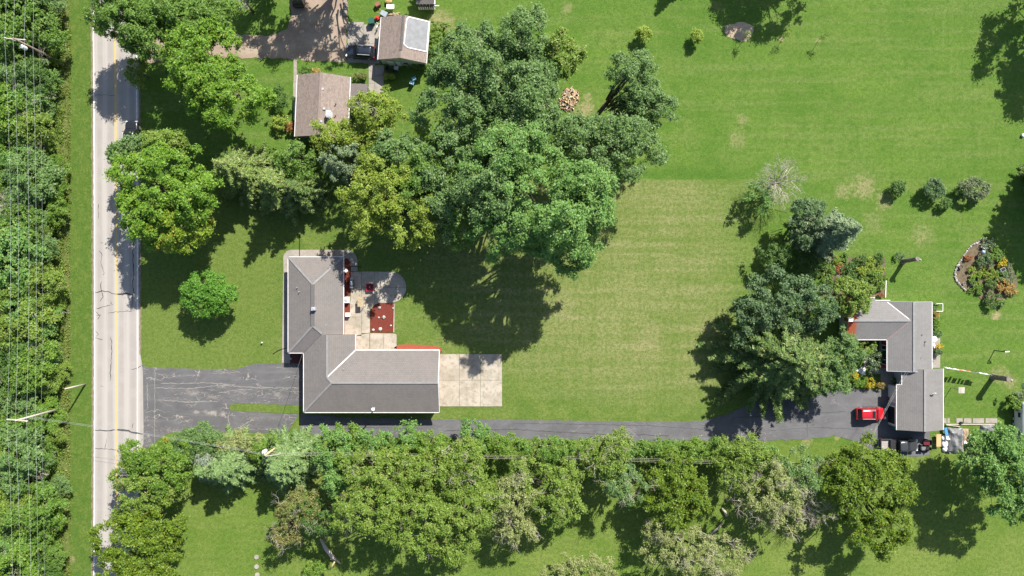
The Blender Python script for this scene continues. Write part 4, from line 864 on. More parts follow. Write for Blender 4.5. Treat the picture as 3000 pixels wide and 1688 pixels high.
tree('pale_tree', 'pale drooping willow at the bottom edge', [(1700, 1672, 105, 52)], 6, 'pale', .8, .3, 230)
tree('dying_tree', 'dying pale tree with curling bare limbs at the bottom edge', [(2000, 1620, 120, 80), (2120, 1640, 85, 70), (1940, 1560, 50, 40)], 8, 'pale', .9, .3, cov=.75, bare=30)
tree('oak_tree', 'dense olive oak beside the black pickup', [(2555, 1440, 125, 140), (2480, 1410, 75, 85, .58), (2595, 1545, 75, 80, .52)], 11, 'dense', 1.2, .42)
tree('oak_sapling', 'small oak bough thicket touching the black pickup', [(2605, 1345, 36, 28)], 3.5, 'dense', .7, .32, 240)
tree('maple_tree', 'bright maple next to the tarp-covered piles', [(2940, 1355, 110, 105), (2985, 1420, 110, 110), (2895, 1300, 45, 40, .5)], 12, 'mapleg', 1.15, .42)
# --- right hand plot
bare_tree('dead_tree', 'leafless grey fruit tree on the back lawn', 2286, 533, 6.5, 80, 24, depth=5, mat=pmat('fruit_twigs', (.40, .37, .29), (.33, .31, .23), 3))
tree('young_tree', 'leafy tree standing in the shade of the leafless one', [(2225, 575, 48, 45)], 4.5, 'mapleg', .7, .3, 200, cov=.8)
tree('broad_tree', 'blue-green broadleaf beside the tall leaning spruce', [(2365, 645, 62, 62)], 8, 'darkblue', .95, .36)
spruce('spruce_tree', 'tall blue spruce with its tip over the back lawn', 2385, 690, 82, 15, 'blue', gap=.6)
tree('dark_shrub', 'dark rounded shrub left of the blue spruce foot', [(2275, 748, 46, 44)], 4.5, 'dark', .7, .3, 240, cat='shrub')
tree('dark_shrub', 'dark shrub in the shade of the blue spruce', [(2370, 775, 50, 42)], 4, 'dark', .7, .3, 240, cat='shrub')
tree('broad_tree', 'large blue-green broadleaf behind the comb-branched spruce', [(2300, 880, 125, 85), (2210, 930, 75, 70, .5), (2390, 900, 60, 75)], 11, 'darkblue', 1.15, .4)
tree('crab_apple', 'green and bronze tree over the bungalow roof corner', [(2490, 865, 68, 62)], 7, 'brownish', .85, .34, 200, mats=['olive'])
spruce('spruce_tree', 'huge dark spruce with comb-like boughs at the drive bend', 2245, 1035, 195, 16, 'spruce', gap=.95, nb=11, tws=.19, droop=.16)
spruce('spruce_tree', 'smaller dark spruce merging into the huge one', 2335, 1080, 120, 9, 'spruce', gap=.85, nb=9, tws=.22)
tree('green_tree', 'light grey-green tree by the front path of the bungalow', [(2460, 1040, 68, 68), (2430, 1110, 60, 50, .5)], 8, 'grey', .9, .34, 200)
tree('front_shrub', 'yellow-green shrub beside the bungalow front window', [(2535, 1015, 30, 25)], 2.6, 'olive', .5, .28, 260, cat='shrub')
tree('flowering_shrub', 'white flowering shrub under the bungalow window', [(2562, 1055, 28, 40)], 2, 'wflower', .5, .26, 260, cat='shrub')
tree('yellow_flowers', 'mound of golden yellow flowers at the parking area', [(2549, 1123, 17, 15)], 1.1, 'yflower', .4, .22, 330, cat='flowers')
tree('yellow_flowers', 'patch of yellow flowers under the front path stone', [(2507, 1102, 8, 14)], .8, 'yflower', .3, .2, 330, cat='flowers')
tree('low_shrub', 'low green perennial next to the yellow flower patch', [(2517, 1122, 16, 15)], .9, 'bsh', .4, .22, 330, cat='shrub')
tree('low_shrub', 'bronze-green perennial beside the golden flowers', [(2582, 1128, 14, 11)], 1.1, 'orange', .4, .22, 330, cat='shrub')
tree('low_shrub', 'dark perennial between path and golden flowers', [(2562, 1108, 12, 12)], .9, 'dark', .4, .22, 330, cat='shrub')
for px, py, rx, ry, h, m, lab in [(2632, 550, 24, 20, 2.2, 'dark', 'small dark round bush standing alone on the back lawn'), (2735, 555, 34, 30, 2.6, 'darkblue', 'dark bush with pinkish edge in the bush row'), (2770, 598, 20, 16, 1.6, 'dark', 'smallest dark bush between two larger ones'),
        (2855, 556, 44, 34, 2.6, 'pink', 'wide pink-tinged bush near the pine row shadow'), (2815, 560, 18, 16, 1.8, 'dark', 'dark bush touching the pink-tinged one'),
        (1888, 100, 22, 26, 2.6, 'lime', 'larger lime-green conical shrub on the upper lawn'), (2042, 105, 18, 20, 2.4, 'lime', 'smaller lime-green conical shrub on the upper lawn'), (2985, 1184, 28, 26, 2.4, 'bsh', 'bright round bush at the corner of the white trailer'), (2990, 1160, 26, 14, 1.4, 'pink', 'pinkish bush above the white trailer')]:
    tree('bush', lab, [(px, py, rx, ry)], h, m, .6, .3, 260, cov=1.6, cat='shrub', zf=.5, cf=.45, jag=.4)
for px, py in ((2290, 116), (2397, 119), (2175, 118)):
    NT[0] += 1; bp = P(px, py); t = thing('sapling', 'thin staked sapling in a small bare ring on the upper lawn', 'sapling', (bp.x, bp.y, 0), group='saplings on the upper lawn')
    rg = np.random.default_rng(NT[0]); b = MB(); b.tube([(0, 0, -.05), (.05, 0, 1.2), (0, .05, 2.6)], [.035, .03, .012], 5); lf = []
    for i in range(9):
        z = rg.uniform(1.3, 2.5); a = rg.uniform(0, 6.3); q = Vector((math.cos(a) * .35, math.sin(a) * .35, z + .25)); limb(b, (0, 0, z), q, .012, .005, rg, 2, 3); lf += [np.array(q) + rg.normal(size=3) * .14 for _ in range(14)]
    b.build('trunk', M_BARK, t, local=True); n = len(lf); cards_mesh('crown', np.array(lf), unit(rg.normal(size=(n, 3)) + np.array([0, 0, 1])), rg.uniform(.12, .22, n), rg, .6, LV['olive'], t)
# trees outside the frame whose shade falls into it
tree('shade_tree', 'leafy tree past the top edge shading the bare soil heap', [(2385, -185, 110, 95), (2300, -205, 85, 80)], 12, 'ash', 1.3, .45, 120)
spruce('shade_spruce', 'spruce past the top edge of the upper lawn', 2010, -105, 60, 9, 'spruce')
tree('shade_tree', 'leafy tree past the upper right corner', [(3230, -100, 120, 130), (3250, 20, 80, 90)], 14, 'mapleg', 1.4, .5, 110)
tree('shade_tree', 'leafy tree past the top edge shading the gravel drive', [(1030, -145, 125, 85), (890, -150, 100, 75), (960, -190, 90, 60)], 14.5, 'ash', 1.3, .45, 90, cov=.6)
tree('shade_tree', 'leafy tree past the top edge shading the grass by the gravel drive', [(770, -125, 75, 70)], 10, 'ash', 1.3, .45, 110)
for i in range(5):
    spruce('screen_pine', 'tall dense pine of the screen row beside the garden bed', 3014 + i * 25, 512 + i * 29, 46, 12.2 - .5 * (i % 2), 'spruce', pw=.28, group='pines of the screen row by the garden bed', gap=.9)
spruce('shade_spruce', 'spruce past the top edge shading the brown roofed garage', 1290, -95, 55, 11, 'spruce')

# --- the wood along the left edge, trees one can tell apart
rw = random.Random(11)
KINDS = [('ash', 'mid-green tree in the dense wood under the power lines'), ('grey', 'grey-green tree in the dense wood under the power lines'), ('olive', 'olive yellow tree in the dense wood under the power lines'),
         ('dark', 'dark green tree in the dense wood under the power lines'), ('bsh', 'bright green tree in the dense wood under the power lines'), ('mapleg', 'lush green tree in the dense wood under the power lines')]
PROTO = {}
def wood_tree(px, py, r, h, kd):
    key = (kd[0], rw.randrange(3)); z = h * .55; p = P(px, py, z); grp = kd[1].replace('tree', 'trees')
    if key not in PROTO:
        PROTO[key] = tree('wood_tree', kd[1], [(px, py, 58, 56)], 6, kd[0], .95, .36, 150, cov=1.1, group=grp, zf=.55, cf=.44, bare=2 if rw.random() < .3 else 0); return
    src = PROTO[key]; t = thing('wood_tree', kd[1], 'tree', (p.x, p.y, 0), rw.uniform(0, 6.28), grp); k = r / 58; t.scale = (k, k * rw.uniform(.9, 1.1), h / 6)
    for ch in src.children: link_copy(ch, t)
y = -60
while y < 1760:
    for x in (-35, 48, 128):
        px = x + rw.uniform(-22, 22); py = y + rw.uniform(-22, 22); kd = rw.choices(KINDS, (3, 2, 2, 2, 3, 2))[0]
        r = rw.uniform(50, 76); hh = rw.uniform(3.6, 6.0) * (.7 if x > 100 else 1)
        if x > 100: r *= .8; px -= 6
        wood_tree(px, py, r, hh, kd)
    y += 74
y = -40
while y < 1740:      # shorter growth filling the gaps
    for x in (10, 90, 158):
        kd = rw.choices(KINDS, (3, 2, 3, 1, 4, 2))[0]; wood_tree(x + rw.uniform(-30, 22), y + rw.uniform(-30, 30), rw.uniform(24, 40), rw.uniform(2.2, 4.0), kd)
    y += 92
for px, py, r, hh, k in ((60, 40, 92, 7.5, 0), (30, 330, 95, 7, 4), (95, 520, 80, 6, 1), (20, 760, 98, 7.5, 5), (70, 930, 85, 6.5, 2), (110, 1080, 75, 5.5, 4), (40, 1330, 90, 7, 1), (100, 1480, 85, 6, 0), (30, 1640, 90, 7, 4)): wood_tree(px, py, r, hh, KINDS[k])
for px, py, hh, r in ((12, 590, 7, 45), (25, 75, 6.5, 40), (95, 1390, 5.5, 35), (40, 1660, 5, 45)): bare_tree('dead_tree', 'leafless grey tree standing in the left wood', px, py, hh, r, 7, depth=4, group='leafless trees in the left wood')
# undergrowth at the wood edge and under the hedgerow
def undergrowth(name, label, boxes, dens, leaf, ls, hmax, seed):
    rng = np.random.default_rng(seed); PP = []; HH = []
    for xa, ya, xb, yb in boxes:
        a, b = P(xa, ya), P(xb, yb); n = int(abs((b.x - a.x) * (b.y - a.y)) * dens)
        q = np.c_[rng.uniform(a.x, b.x, n), rng.uniform(b.y, a.y, n)]
        v = np.array([mnoise.noise(Vector((p[0] * .55, p[1] * .55, seed))) for p in q]); k = rng.uniform(-.5, .5, n) < v + .1
        q, v = q[k], v[k]; hh = hmax * np.clip(.35 + v * 1.2, .1, 1) * rng.uniform(.15, 1, len(q)); PP.append(np.c_[q, hh + .03])
    P_ = np.concatenate(PP); n = len(P_)
    o = cards_mesh(name, P_, unit(np.array([0, 0, .7]) + rng.normal(size=(n, 3)) * .5), ls * rng.uniform(.5, 1.3, n), rng, .5, LV[leaf], None)
    tag(o, label, 'undergrowth', kind='stuff')
undergrowth('wood_undergrowth', 'tall weeds and brambles filling the wood floor and its edge', [(-100, -60, 190, 1740)], 48, 'bsh', .3, 1.5, 5)
undergrowth('verge_weeds', 'dry pale weeds along the wood edge', [(168, -80, 208, 1760)], 60, 'weed', .26, .4, 8)
undergrowth('hedgerow_undergrowth', 'rough greenery under the hedgerow trees', [(440, 1300, 1000, 1400), (960, 1294, 2100, 1420)], 26, 'bsh', .34, .7, 6)
undergrowth('grove_undergrowth', 'rough greenery under the central grove and cottage trees', [(640, 430, 1260, 600), (1260, 330, 1620, 560)], 14, 'dark', .34, .6, 7)
# ------------------------------------------------------------------ utility poles and wires
def pole(label, px, py, h, arm=None, mat=M_POLE, can=None, lean=(0, 0), r=.17, name='utility_pole'):
    b0 = P(px, py); t = thing(name, label, 'pole', (b0.x, b0.y, 0))
    MB().tube([(0, 0, -.3), (lean[0] * .5, lean[1] * .5, h * .5), (lean[0], lean[1], h)], [r, r * .85, r * .7], 9).build('post', mat, t, local=True, sm=True)
    if arm:
        xa, xb, z, dy = arm
        a = MB().bar((xa, -dy, z), (xb, dy, z), .13, .16).build('crossarm', M_POLEG, t, local=True)
        for x in (xa + .06, -.06, xb - .06): MB().lathe((x, dy * (2 * (x - xa) / (xb - xa) - 1), z + .08), [(.05, 0), (.08, .08), (.04, .2)], 7).build('insulator', M_WHITE, a, local=True)
        for x in (xa * .6, xb * .6): MB().bar((x, 0, z - .05), (0, 0, z - .9), .05, .05).build('brace', M_METAL, t, local=True)
    if can:
        cx, cy, z = can; c = MB().lathe((cx, cy, z), [(.05, -.06), (.28, 0), (.28, .95), (.22, 1.02), (.05, 1.06)], 12).build('transformer', M_WHITE, t, local=True, sm=False)
        MB().lathe((cx + .1, cy, z + 1.04), [(.05, 0), (.07, .1), (.03, .22)], 7).build('bushing', M_METAL, c, local=True); MB().bar((cx, cy, z + .5), (0, 0, z + .5), .08, .08).build('bracket', M_METAL, t, local=True)
    return t
ARM = (-1.28, 1.5, 10.0, -.12)
p1 = pole('tall utility pole with crossarm and white transformer in the left wood', 176, 181, 10.3, ARM, can=(-.1, -.5, 7.6))
p2 = pole('tall pale utility pole with crossarm near the short stub pole', 182, 1196, 10.2, ARM, M_POLEG)
dxy = p2.location - p1.location
p0 = pole('utility pole of the roadside line past the top edge', *[(1500 + (p1.location.x - dxy.x) * S), 844 - (p1.location.y - dxy.y) * S], 10.3, ARM)
p3 = pole('utility pole of the roadside line past the bottom edge', *[(1500 + (p2.location.x + dxy.x) * S), 844 - (p2.location.y + dxy.y) * S], 10.3, ARM)
pole('short pale stub pole without wires on the verge', 250, 1126, 5.0, None, M_POLEG, r=.15, name='stub_pole')
def wire(label, a, b, sag, r=.026, mat=M_WIRE, name='power_line', group=None, spans=None):
    pts = []
    for a_, b_ in (spans or [(a, b)]):
        a_, b_ = Vector(a_), Vector(b_)
        for i in range(17):
            t = i / 16; q = a_.lerp(b_, t); q.z -= sag * 4 * t * (1 - t)
            if not pts or (pts[-1] - q).length > 1e-4: pts.append(q)
    o = MB().tube(pts, r, 4).build(name, mat); return tag(o, label, 'wire', group)
for dx, z, sg, lab in ((-1.22, 10.25, .95, 'outermost bare conductor of the roadside line above the wood'), (-.06, 10.25, .8, 'middle bare conductor of the roadside line above the wood'), (1.44, 10.25, .75, 'third bare conductor of the roadside line nearest its poles'),
                       (.18, 6.5, .45, 'lower neutral wire strung along the roadside poles'), (.2, 5.2, .5, 'lowest thin telephone cable strung along the roadside poles')):
    ps = [Vector((q.location.x + dx, q.location.y, z)) for q in (p0, p1, p2, p3)]
    wire(lab, None, None, sg, .011 if z > 6 else .008, spans=list(zip(ps, ps[1:])))
pA = pole('short utility pole with white transformer standing in the hedgerow', 835, 1294, 9.0, None, M_SPLIT, can=(-.42, .25, 7.3))
MB().bar(P(776, 1337, 8.6) - pA.location, P(818, 1331, 8.6) - pA.location, .1, .1).build('crossarm', M_POLEG, pA, local=True)
pB = pole('bare wooden pole beside the dense oak', 2454, 1340, 6.6, None, M_POLEG)
tA, tB = pA.location + Vector((0, 0, 8.7)), pB.location + Vector((0, 0, 6.4))
for i, dz in enumerate((0, -.25, -.5)): wire(('uppermost', 'middle', 'lowest')[i] + ' wire of the line strung over the hedgerow', tA + Vector((0, .15 * i, dz)), tB + Vector((0, .18 * i, dz)), .9, .012, M_POLEG)
for i, dz in enumerate((0, -.6)): wire(('upper', 'lower')[i] + ' thin wire crossing the road to the hedgerow pole', p2.location + Vector((.1, 0, 8 + dz)), tA + Vector((0, 0, dz)), .6, .014, pmat('dull_wire', (.3, .3, .3), (.25, .25, .25)))
wire('service wire from hedgerow pole to the corner of the L-shaped house', tA, (-30.6, -9.6, 3.2), .35, .02, M_RIDGED, 'service_wire')
for i in range(2): wire(('dark', 'pale')[i] + ' service wire from oak pole to the bungalow gable', tB + Vector((.12 * i, 0, -.2 * i)), (57.3 + .35 * i, -12.3, 3.5), .45, .013, M_WIRE if i else M_POLEG, 'service_wire')

# ------------------------------------------------------------------ vehicles
def paint(name, c, c2=None, rough=.3): return pmat(name, c, c2 or tuple(k * .9 for k in c), 2, rough, 0, spec=.5, coat=.6)
M_CGLASS = pmat('car_glass', (.012, .014, .016), (.018, .02, .022), 1, .06, 0, spec=.7)
M_LAMPR = pmat('tail_lamp', (.4, .01, .01), (.3, .01, .01), 4, .2, 0); M_LAMPW = pmat('head_lamp', (.75, .77, .8), (.6, .62, .65), 4, .15, 0)
def loft(rings):
    b = MB(); n = len(rings[0])
    for r in rings: b.v += [tuple(p) for p in r]
    for i in range(len(rings) - 1):
        for k in range(n): k2 = (k + 1) % n; b.f.append((i * n + k, i * n + k2, (i + 1) * n + k2, (i + 1) * n + k))
    b.f += [tuple(range(n - 1, -1, -1)), tuple((len(rings) - 1) * n + k for k in range(n))]; return b
def ring(x, w, z0, zt, cr=.03):
    h = [(w * .90, z0), (w, z0 + .18), (w, zt - .2), (w * .95, zt - .06), (w * .80, zt), (w * .4, zt + cr)]
    pts = [(y, z) for y, z in h] + [(0, zt + cr)] + [(-y, z) for y, z in h[::-1]]
    return [(x, y, z) for y, z in pts]
def wheels(t, xs, w, r=.35):
    for x in xs:
        for s_ in (-1, 1):
            o = bpy.data.objects.new('wheel', None); col.objects.link(o); o.parent = t; o.location = (x, s_ * (w - .12), r)
            b = MB(); n = 18
            for yy, rr in ((-.12, r * .93), (-.09, r), (.09, r), (.12, r * .93)):
                b.v += [(rr * math.cos(6.2832 * k / n), yy, rr * math.sin(6.2832 * k / n)) for k in range(n)]
            for i in range(3):
                for k in range(n): b.f.append((i * n + k, i * n + (k + 1) % n, (i + 1) * n + (k + 1) % n, (i + 1) * n + k))
            b.f += [tuple(range(n - 1, -1, -1)), tuple(3 * n + k for k in range(n))]; b.build('tyre', M_RUBBER, o, local=True)
            b = MB(); b.v = [(r * .62 * math.cos(6.2832 * k / n), yy, r * .62 * math.sin(6.2832 * k / n)) for yy in (-.125, .125) for k in range(n)]; b.f = [(k, (k + 1) % n, n + (k + 1) % n, n + k) for k in range(n)] + [tuple(range(n - 1, -1, -1)), tuple(range(n, 2 * n))]; b.build('rim', M_METAL, o, local=True)
def quad(t, name, pts, mat, th=.012):
    a, b_, c, d = [Vector(p) for p in pts]; n = (b_ - a).cross(d - a).normalized() * th; m = MB()
    m.add([a, b_, c, d, a + n, b_ + n, c + n, d + n], [(3, 2, 1, 0), (4, 5, 6, 7), (0, 1, 5, 4), (1, 2, 6, 5), (2, 3, 7, 6), (3, 0, 4, 7)]); return m.build(name, mat, t, local=True)
def cabin(t, xa, xb, xc, xd, w, zb, zt, mat, roofx=.02):
    """xa rear base, xb front base, xc rear roof, xd front roof"""
    wb, wt = w * .92, w * .80
    B = [(xa, -wb, zb), (xb, -wb, zb), (xb, wb, zb), (xa, wb, zb)]; T = [(xc, -wt, zt), (xd, -wt, zt), (xd, wt, zt), (xc, wt, zt)]
    m = MB(); m.add(B + T, [(3, 2, 1, 0), (4, 5, 6, 7), (0, 1, 5, 4), (1, 2, 6, 5), (2, 3, 7, 6), (3, 0, 4, 7)]); m.build('cabin', mat, t, local=True)
    L = lambda a, b, k: Vector(a).lerp(Vector(b), k)
    def pane(name, a, b, c, d, i=.07, j=.1):
        ab0, ab1 = L(a, b, i), L(b, a, i); dc0, dc1 = L(d, c, i), L(c, d, i); quad(t, name, [L(ab0, dc0, j), L(ab1, dc1, j), L(dc1, ab1, j), L(dc0, ab0, j)], M_CGLASS)
    pane('windscreen', B[1], B[2], T[2], T[1]); pane('rear_window', B[3], B[0], T[0], T[3])
    for lo0, lo1, hi1, hi0 in ((B[0], B[1], T[1], T[0]), (B[2], B[3], T[3], T[2])):
        m0, m1 = L(lo0, lo1, .5), L(hi0, hi1, .5); pane('side_window', lo0, m0, m1, hi0, .06, .14); pane('side_window', m0, lo1, hi1, m1, .06, .14)
    rf = loft([[(x, y, z) for y, z in ((-wt * k, zt - .03), (-wt * k, zt + .02), (-wt * .5, zt + .06 * k), (0, zt + .07 * k), (wt * .5, zt + .06 * k), (wt * k, zt + .02), (wt * k, zt - .03))] for x, k in ((xc - roofx, .9), (xc + .15, 1.0), ((xc + xd) / 2, 1.03), (xd - .12, 1.0), (xd + roofx, .92))]).build('roof_panel', mat, t, local=True, sm=True)
    return rf, wt
def lamps(t, L, w, zf, zr):
    for s_ in (-1, 1):
        MB().box((L / 2 - .14, s_ * w * .68, zf), (.22, .36, .14), s_ * -.35).build('headlight', M_LAMPW, t, local=True); MB().box((-L / 2 + .06, s_ * w * .80, zr), (.14, .24, .2), s_ * .3).build('tail_light', M_LAMPR, t, local=True)
def mirrors(t, x, w, z, mat):
    for s_ in (-1, 1): MB().rock((x, s_ * (w + .1), z), (.07, .13, .09), 3, 1, .1).build('mirror', mat, t, local=True, sm=True)
def suv(label, px, py, rot, L, W, Ht, pm, rails=False, sunroof=False, name='car', z0=.035):
    p = P(px, py, .8); t = thing(name, label, 'car', (p.x, p.y, z0), rot); w = W / 2
    st = [(-L / 2, .78, .45, .85), (-L / 2 + .08, .9, .32, .95), (-L / 2 + .35, .98, .25, 1.0), (-L * .2, 1, .22, 1.0), (L * .12, 1, .22, .98), (L * .26, .99, .22, .95), (L * .38, .96, .24, .88), (L / 2 - .2, .86, .28, .78), (L / 2 - .06, .7, .32, .68), (L / 2, .55, .42, .6)]
    loft([ring(x, w * k, a, b) for x, k, a, b in st]).build('body', pm, t, local=True, sm=True)
    rf, wt = cabin(t, -L / 2 + .12, L * .235, -L / 2 + .48, L * .08, w, .96, Ht, pm)
    quad(t, 'hood_panel', [(L * .25, -w * .72, .985), (L * .44, -w * .62, .86), (L * .44, w * .62, .86), (L * .25, w * .72, .985)], pm, .012)
    if rails:
        for s_ in (-1, 1): MB().bar((-L / 2 + .6, s_ * wt * .93, Ht + .09), (L * .05, s_ * wt * .93, Ht + .09), .05, .06).build('roof_rail', M_METAL, rf, local=True)
    for k in range(3): MB().box((-L * .17, (k - 1) * wt * .45, Ht + .075), (L * .22, .03, .02)).build('roof_rib', pm, rf, local=True)
    if sunroof: MB().box((L * .0, 0, Ht + .078), (.42, wt * 1.4, .02)).build('sunroof', M_CGLASS, rf, local=True)
    for s_ in (-1, 1):
        for x in (-L * .16, L * .06, L * .22): MB().box((x, s_ * (w + .002), .62), (.018, .02, .55)).build('door_seam', M_BLACK, t, local=True)
        MB().box((0, s_ * (w - .03), .27), (L * .5, .1, .14)).build('sill_trim', M_BLACK, t, local=True)
    lamps(t, L, w, .72, .85); mirrors(t, L * .17, w, 1.02, pm); wheels(t, (-L * .29, L * .31), w)
    MB().box((L / 2 - .02, 0, .42), (.1, W * .6, .2)).build('bumper', M_BLACK, t, local=True); MB().box((-L / 2 + .03, 0, .48), (.12, W * .76, .22)).build('bumper', M_BLACK, t, local=True)
    return t
def pickup(label, px, py, rot, L, W, Ht, pm, bedm, rack=False, z0=.037, cover=False):
    p = P(px, py, .9); t = thing('pickup_truck', label, 'pickup', (p.x, p.y, z0), rot); w = W / 2; xb = -L * .085; xr = -L / 2
    st = [(xb, .97, .38, 1.12), (xb + .2, .99, .36, 1.12), (L * .1, 1, .36, 1.1), (L * .22, 1, .36, 1.1), (L * .36, .98, .38, 1.06), (L / 2 - .22, .92, .4, 1.0), (L / 2 - .06, .8, .44, .92), (L / 2, .62, .5, .84)]
    loft([ring(x, w * k, a, b) for x, k, a, b in st]).build('body', pm, t, local=True, sm=True)
    rf, wt = cabin(t, xb + .04, L * .275, xb + .22, L * .14, w, 1.09, Ht, pm)
    for k in range(4): MB().box((L * .035, (k - 1.5) * wt * .42, Ht + .078), (L * .14, .04, .02)).build('roof_rib', pm, rf, local=True)
    quad(t, 'hood_panel', [(L * .29, -w * .74, 1.13), (L * .46, -w * .62, 1.03), (L * .46, w * .62, 1.03), (L * .29, w * .74, 1.13)], pm, .014)
    bd = MB().box(((xr + xb) / 2, 0, .80), (xb - xr - .1, W * .84, .08)).build('bed_floor', bedm, t, local=True)
    for k in range(5): MB().box(((xr + xb) / 2, (k - 2) * W * .15, .85), (xb - xr - .3, .05, .02)).build('rib', bedm, bd, local=True)
    for s_ in (-1, 1): MB().box(((xr + xb) / 2, s_ * w * .91, .78), (xb - xr - .02, w * .15, .68)).build('bed_side', pm, t, local=True)
    MB().box((xr + .06, 0, .8), (.1, W * .82, .6)).build('tailgate', pm, t, local=True); MB().box((xb - .06, 0, .86), (.06, W * .82, .5)).build('bulkhead', pm, t, local=True)
    if cover: MB().box((xb - .55, 0, 1.0), (.75, W * .82, .5)).build('tool_box', M_BLACK, t, local=True)
    MB().box((xr - .06, 0, .52), (.16, W * .86, .18)).build('bumper', M_STEEL, t, local=True); MB().box((L / 2, 0, .55), (.14, W * .7, .2)).build('bumper', M_BLACK, t, local=True)
    if rack:
        r_ = MB()
        for s_ in (-1, 1): r_.tube([(xr + .3, s_ * w * .8, Ht + .25), (L * .1, s_ * w * .8, Ht + .25), (L * .16, s_ * w * .75, Ht + .1)], .035, 6)
        for x in (xr + .5, xr + 1.5, xb + .4): r_.bar((x, -w * .95, Ht + .27), (x, w * .95, Ht + .27), .06, .05)
        for x in (xr + .3, xb - .1):
            for s_ in (-1, 1): r_.tube([(x, s_ * w * .88, 1.05), (x, s_ * w * .8, Ht + .25)], .03, 6)
        r_.build('ladder_rack', M_METAL, t, local=True)
    for s_ in (-1, 1):
        MB().box((L / 2 - .1, s_ * w * .7, .85), (.2, .34, .16), s_ * -.3).build('headlight', M_LAMPW, t, local=True); MB().box((xr + .02, s_ * w * .92, .9), (.07, .14, .3)).build('tail_light', M_LAMPR, t, local=True)
    mirrors(t, L * .2, w + .06, 1.2, pm); wheels(t, (-L * .29, L * .33), w, .38); return t
suv('red car with roof ribs parked on the asphalt by the garage', 2552, 1212, 0, 4.45, 1.82, 1.62, paint('red_car_paint', (.43, .012, .02), rough=.22), True, True)
suv('dark blue black car parked before the brown roofed garage', 1056, 152, math.pi - math.radians(4), 4.35, 1.85, 1.6, paint('midnight_paint', (.012, .016, .026)), True, z0=.056)
suv('black car with pale bumper at the end of the gravel drive', 874, -24, math.radians(92), 4.6, 1.85, 1.6, paint('black_car_paint', (.014, .014, .016)))
pickup('black pickup with open grey bed parked beside the dense oak', 2633, 1304, 0, 5.55, 1.95, 1.82, paint('black_truck_paint', (.045, .047, .05)), pmat('bed_liner', (.36, .32, .3), (.28, .25, .23), 3), cover=True)
pickup('black pickup with ladder rack driving on the shaded road', 386, 408, math.radians(90), 5.4, 1.92, 1.8, paint('charcoal_truck_paint', (.012, .012, .013)), M_BLACK, rack=True, z0=.055)
# ride-on mower behind the black pickup
c = P(2711, 1313, .5); t = thing('lawn_tractor', 'dark ride-on mower in front of the black pickup', 'mower', (c.x, c.y, .037), 0)
MB().box((.05, 0, .42), (1.2, .5, .3)).build('chassis', M_BLACK, t, local=True); MB().box((-.45, 0, .72), (.6, .48, .34)).build('hood', M_STEEL, t, local=True); MB().box((.35, 0, .75), (.42, .45, .12)).build('seat', M_BLACK, t, local=True)
MB().box((.55, 0, .95), (.1, .42, .36)).build('backrest', M_BLACK, t, local=True); MB().box((0, 0, .2), (.9, 1.1, .14)).build('mower_deck', M_BLACK, t, local=True); MB().lathe((-.02, 0, 1.0), [(.16, 0), (.18, .02), (.16, .04)], 12).build('steering_wheel', M_BLACK, t, local=True)
wheels(t, (-.5, .5), .5, .22)
c = P(2716, 1296, .4); t = thing('utility_cart', 'small dark cart with white rail behind the ride-on mower', 'cart', (c.x, c.y, .037)); MB().box((0, 0, .4), (1.1, .75, .08)).build('floor', M_DRED, t, local=True)
for dx, dy, sx, sy in ((0, .36, 1.1, .05), (0, -.36, 1.1, .05), (.54, 0, .05, .7)): MB().box((dx, dy, .56), (sx, sy, .3)).build('side_panel', M_BLACK, t, local=True)
wheels(t, (0,), .5, .2)
# white trailer at the right edge
c = P(3022, 1243, 2.6); t = thing('camper_trailer', 'white camper trailer with rounded roof at the lawn edge', 'trailer', (c.x, c.y, 0), math.radians(90)); L2 = 3.1
loft([[(x, y, z) for y, z in ((-1.1 * k, .5), (-1.15 * k, 1.4), (-1.1 * k, 2.3), (-.9 * k, 2.55), (0, 2.68), (.9 * k, 2.55), (1.1 * k, 2.3), (1.15 * k, 1.4), (1.1 * k, .5))] for x, k in ((-L2, .8), (-L2 + .2, .97), (0, 1), (L2 - .2, .97), (L2, .8))]).build('body', pmat('trailer_skin', (.55, .55, .57), (.45, .45, .47), 1.2, .5), t, local=True, sm=False)
for x in (-1.5, 1.2): w_ = MB().box((x, 1.14, 1.7), (.8, .06, .6)).build('window', M_METAL, t, local=True); MB().box((x, 1.18, 1.7), (.7, .03, .5)).build('pane', M_GLASS, w_, local=True)
MB().box((.8, 0, 2.72), (.5, .5, .16)).build('roof_vent', M_METAL, t, local=True); wheels(t, (-.4, .4), 1.1, .33); MB().bar((L2, 0, .5), (L2 + 1, 0, .45), .1, .1).build('tow_bar', M_BLACK, t, local=True)

# ------------------------------------------------------------------ patio of the L shaped house
rr_ = random.Random(3)
for i, (px, py, s_, lab) in enumerate([(1112.5, 901, .28, 'pale boulder in the shaded top of the red mulch bed'), (1125, 929, .33, 'grey boulder in the middle of the red mulch bed'), (1110, 930.5, .2, 'small tan boulder beside the grey one in red mulch'), (1115, 964, .36, 'largest pale boulder at the foot of the red mulch bed'), (1094, 966.5, .26, 'pointed pale boulder in the corner of the red mulch bed'), (1145, 954, .22, 'small white boulder near the edging of the red mulch bed'), (1152, 903, .2, 'small pale boulder on the edging of the red mulch bed'), (852, 1051, .2, 'small white stone on the dark mulch by the front step')]):
    s_ *= .8; c = P(px, py); tag(MB().rock((c.x, c.y, .05 + s_ * .35), (s_, s_ * rr_.uniform(.75, 1.1), s_ * .6), i + 2, 2, .45).build('boulder', M_ROCK), lab, 'rock')
c = P(1084, 842.5, .5); t = thing('fire_pit_table', 'square dark red fire table on the shaded patio', 'table', (c.x, c.y, .06))
MB().box((0, 0, .5), (1.02, 1.02, .05)).build('table_top', M_DRED, t, local=True)
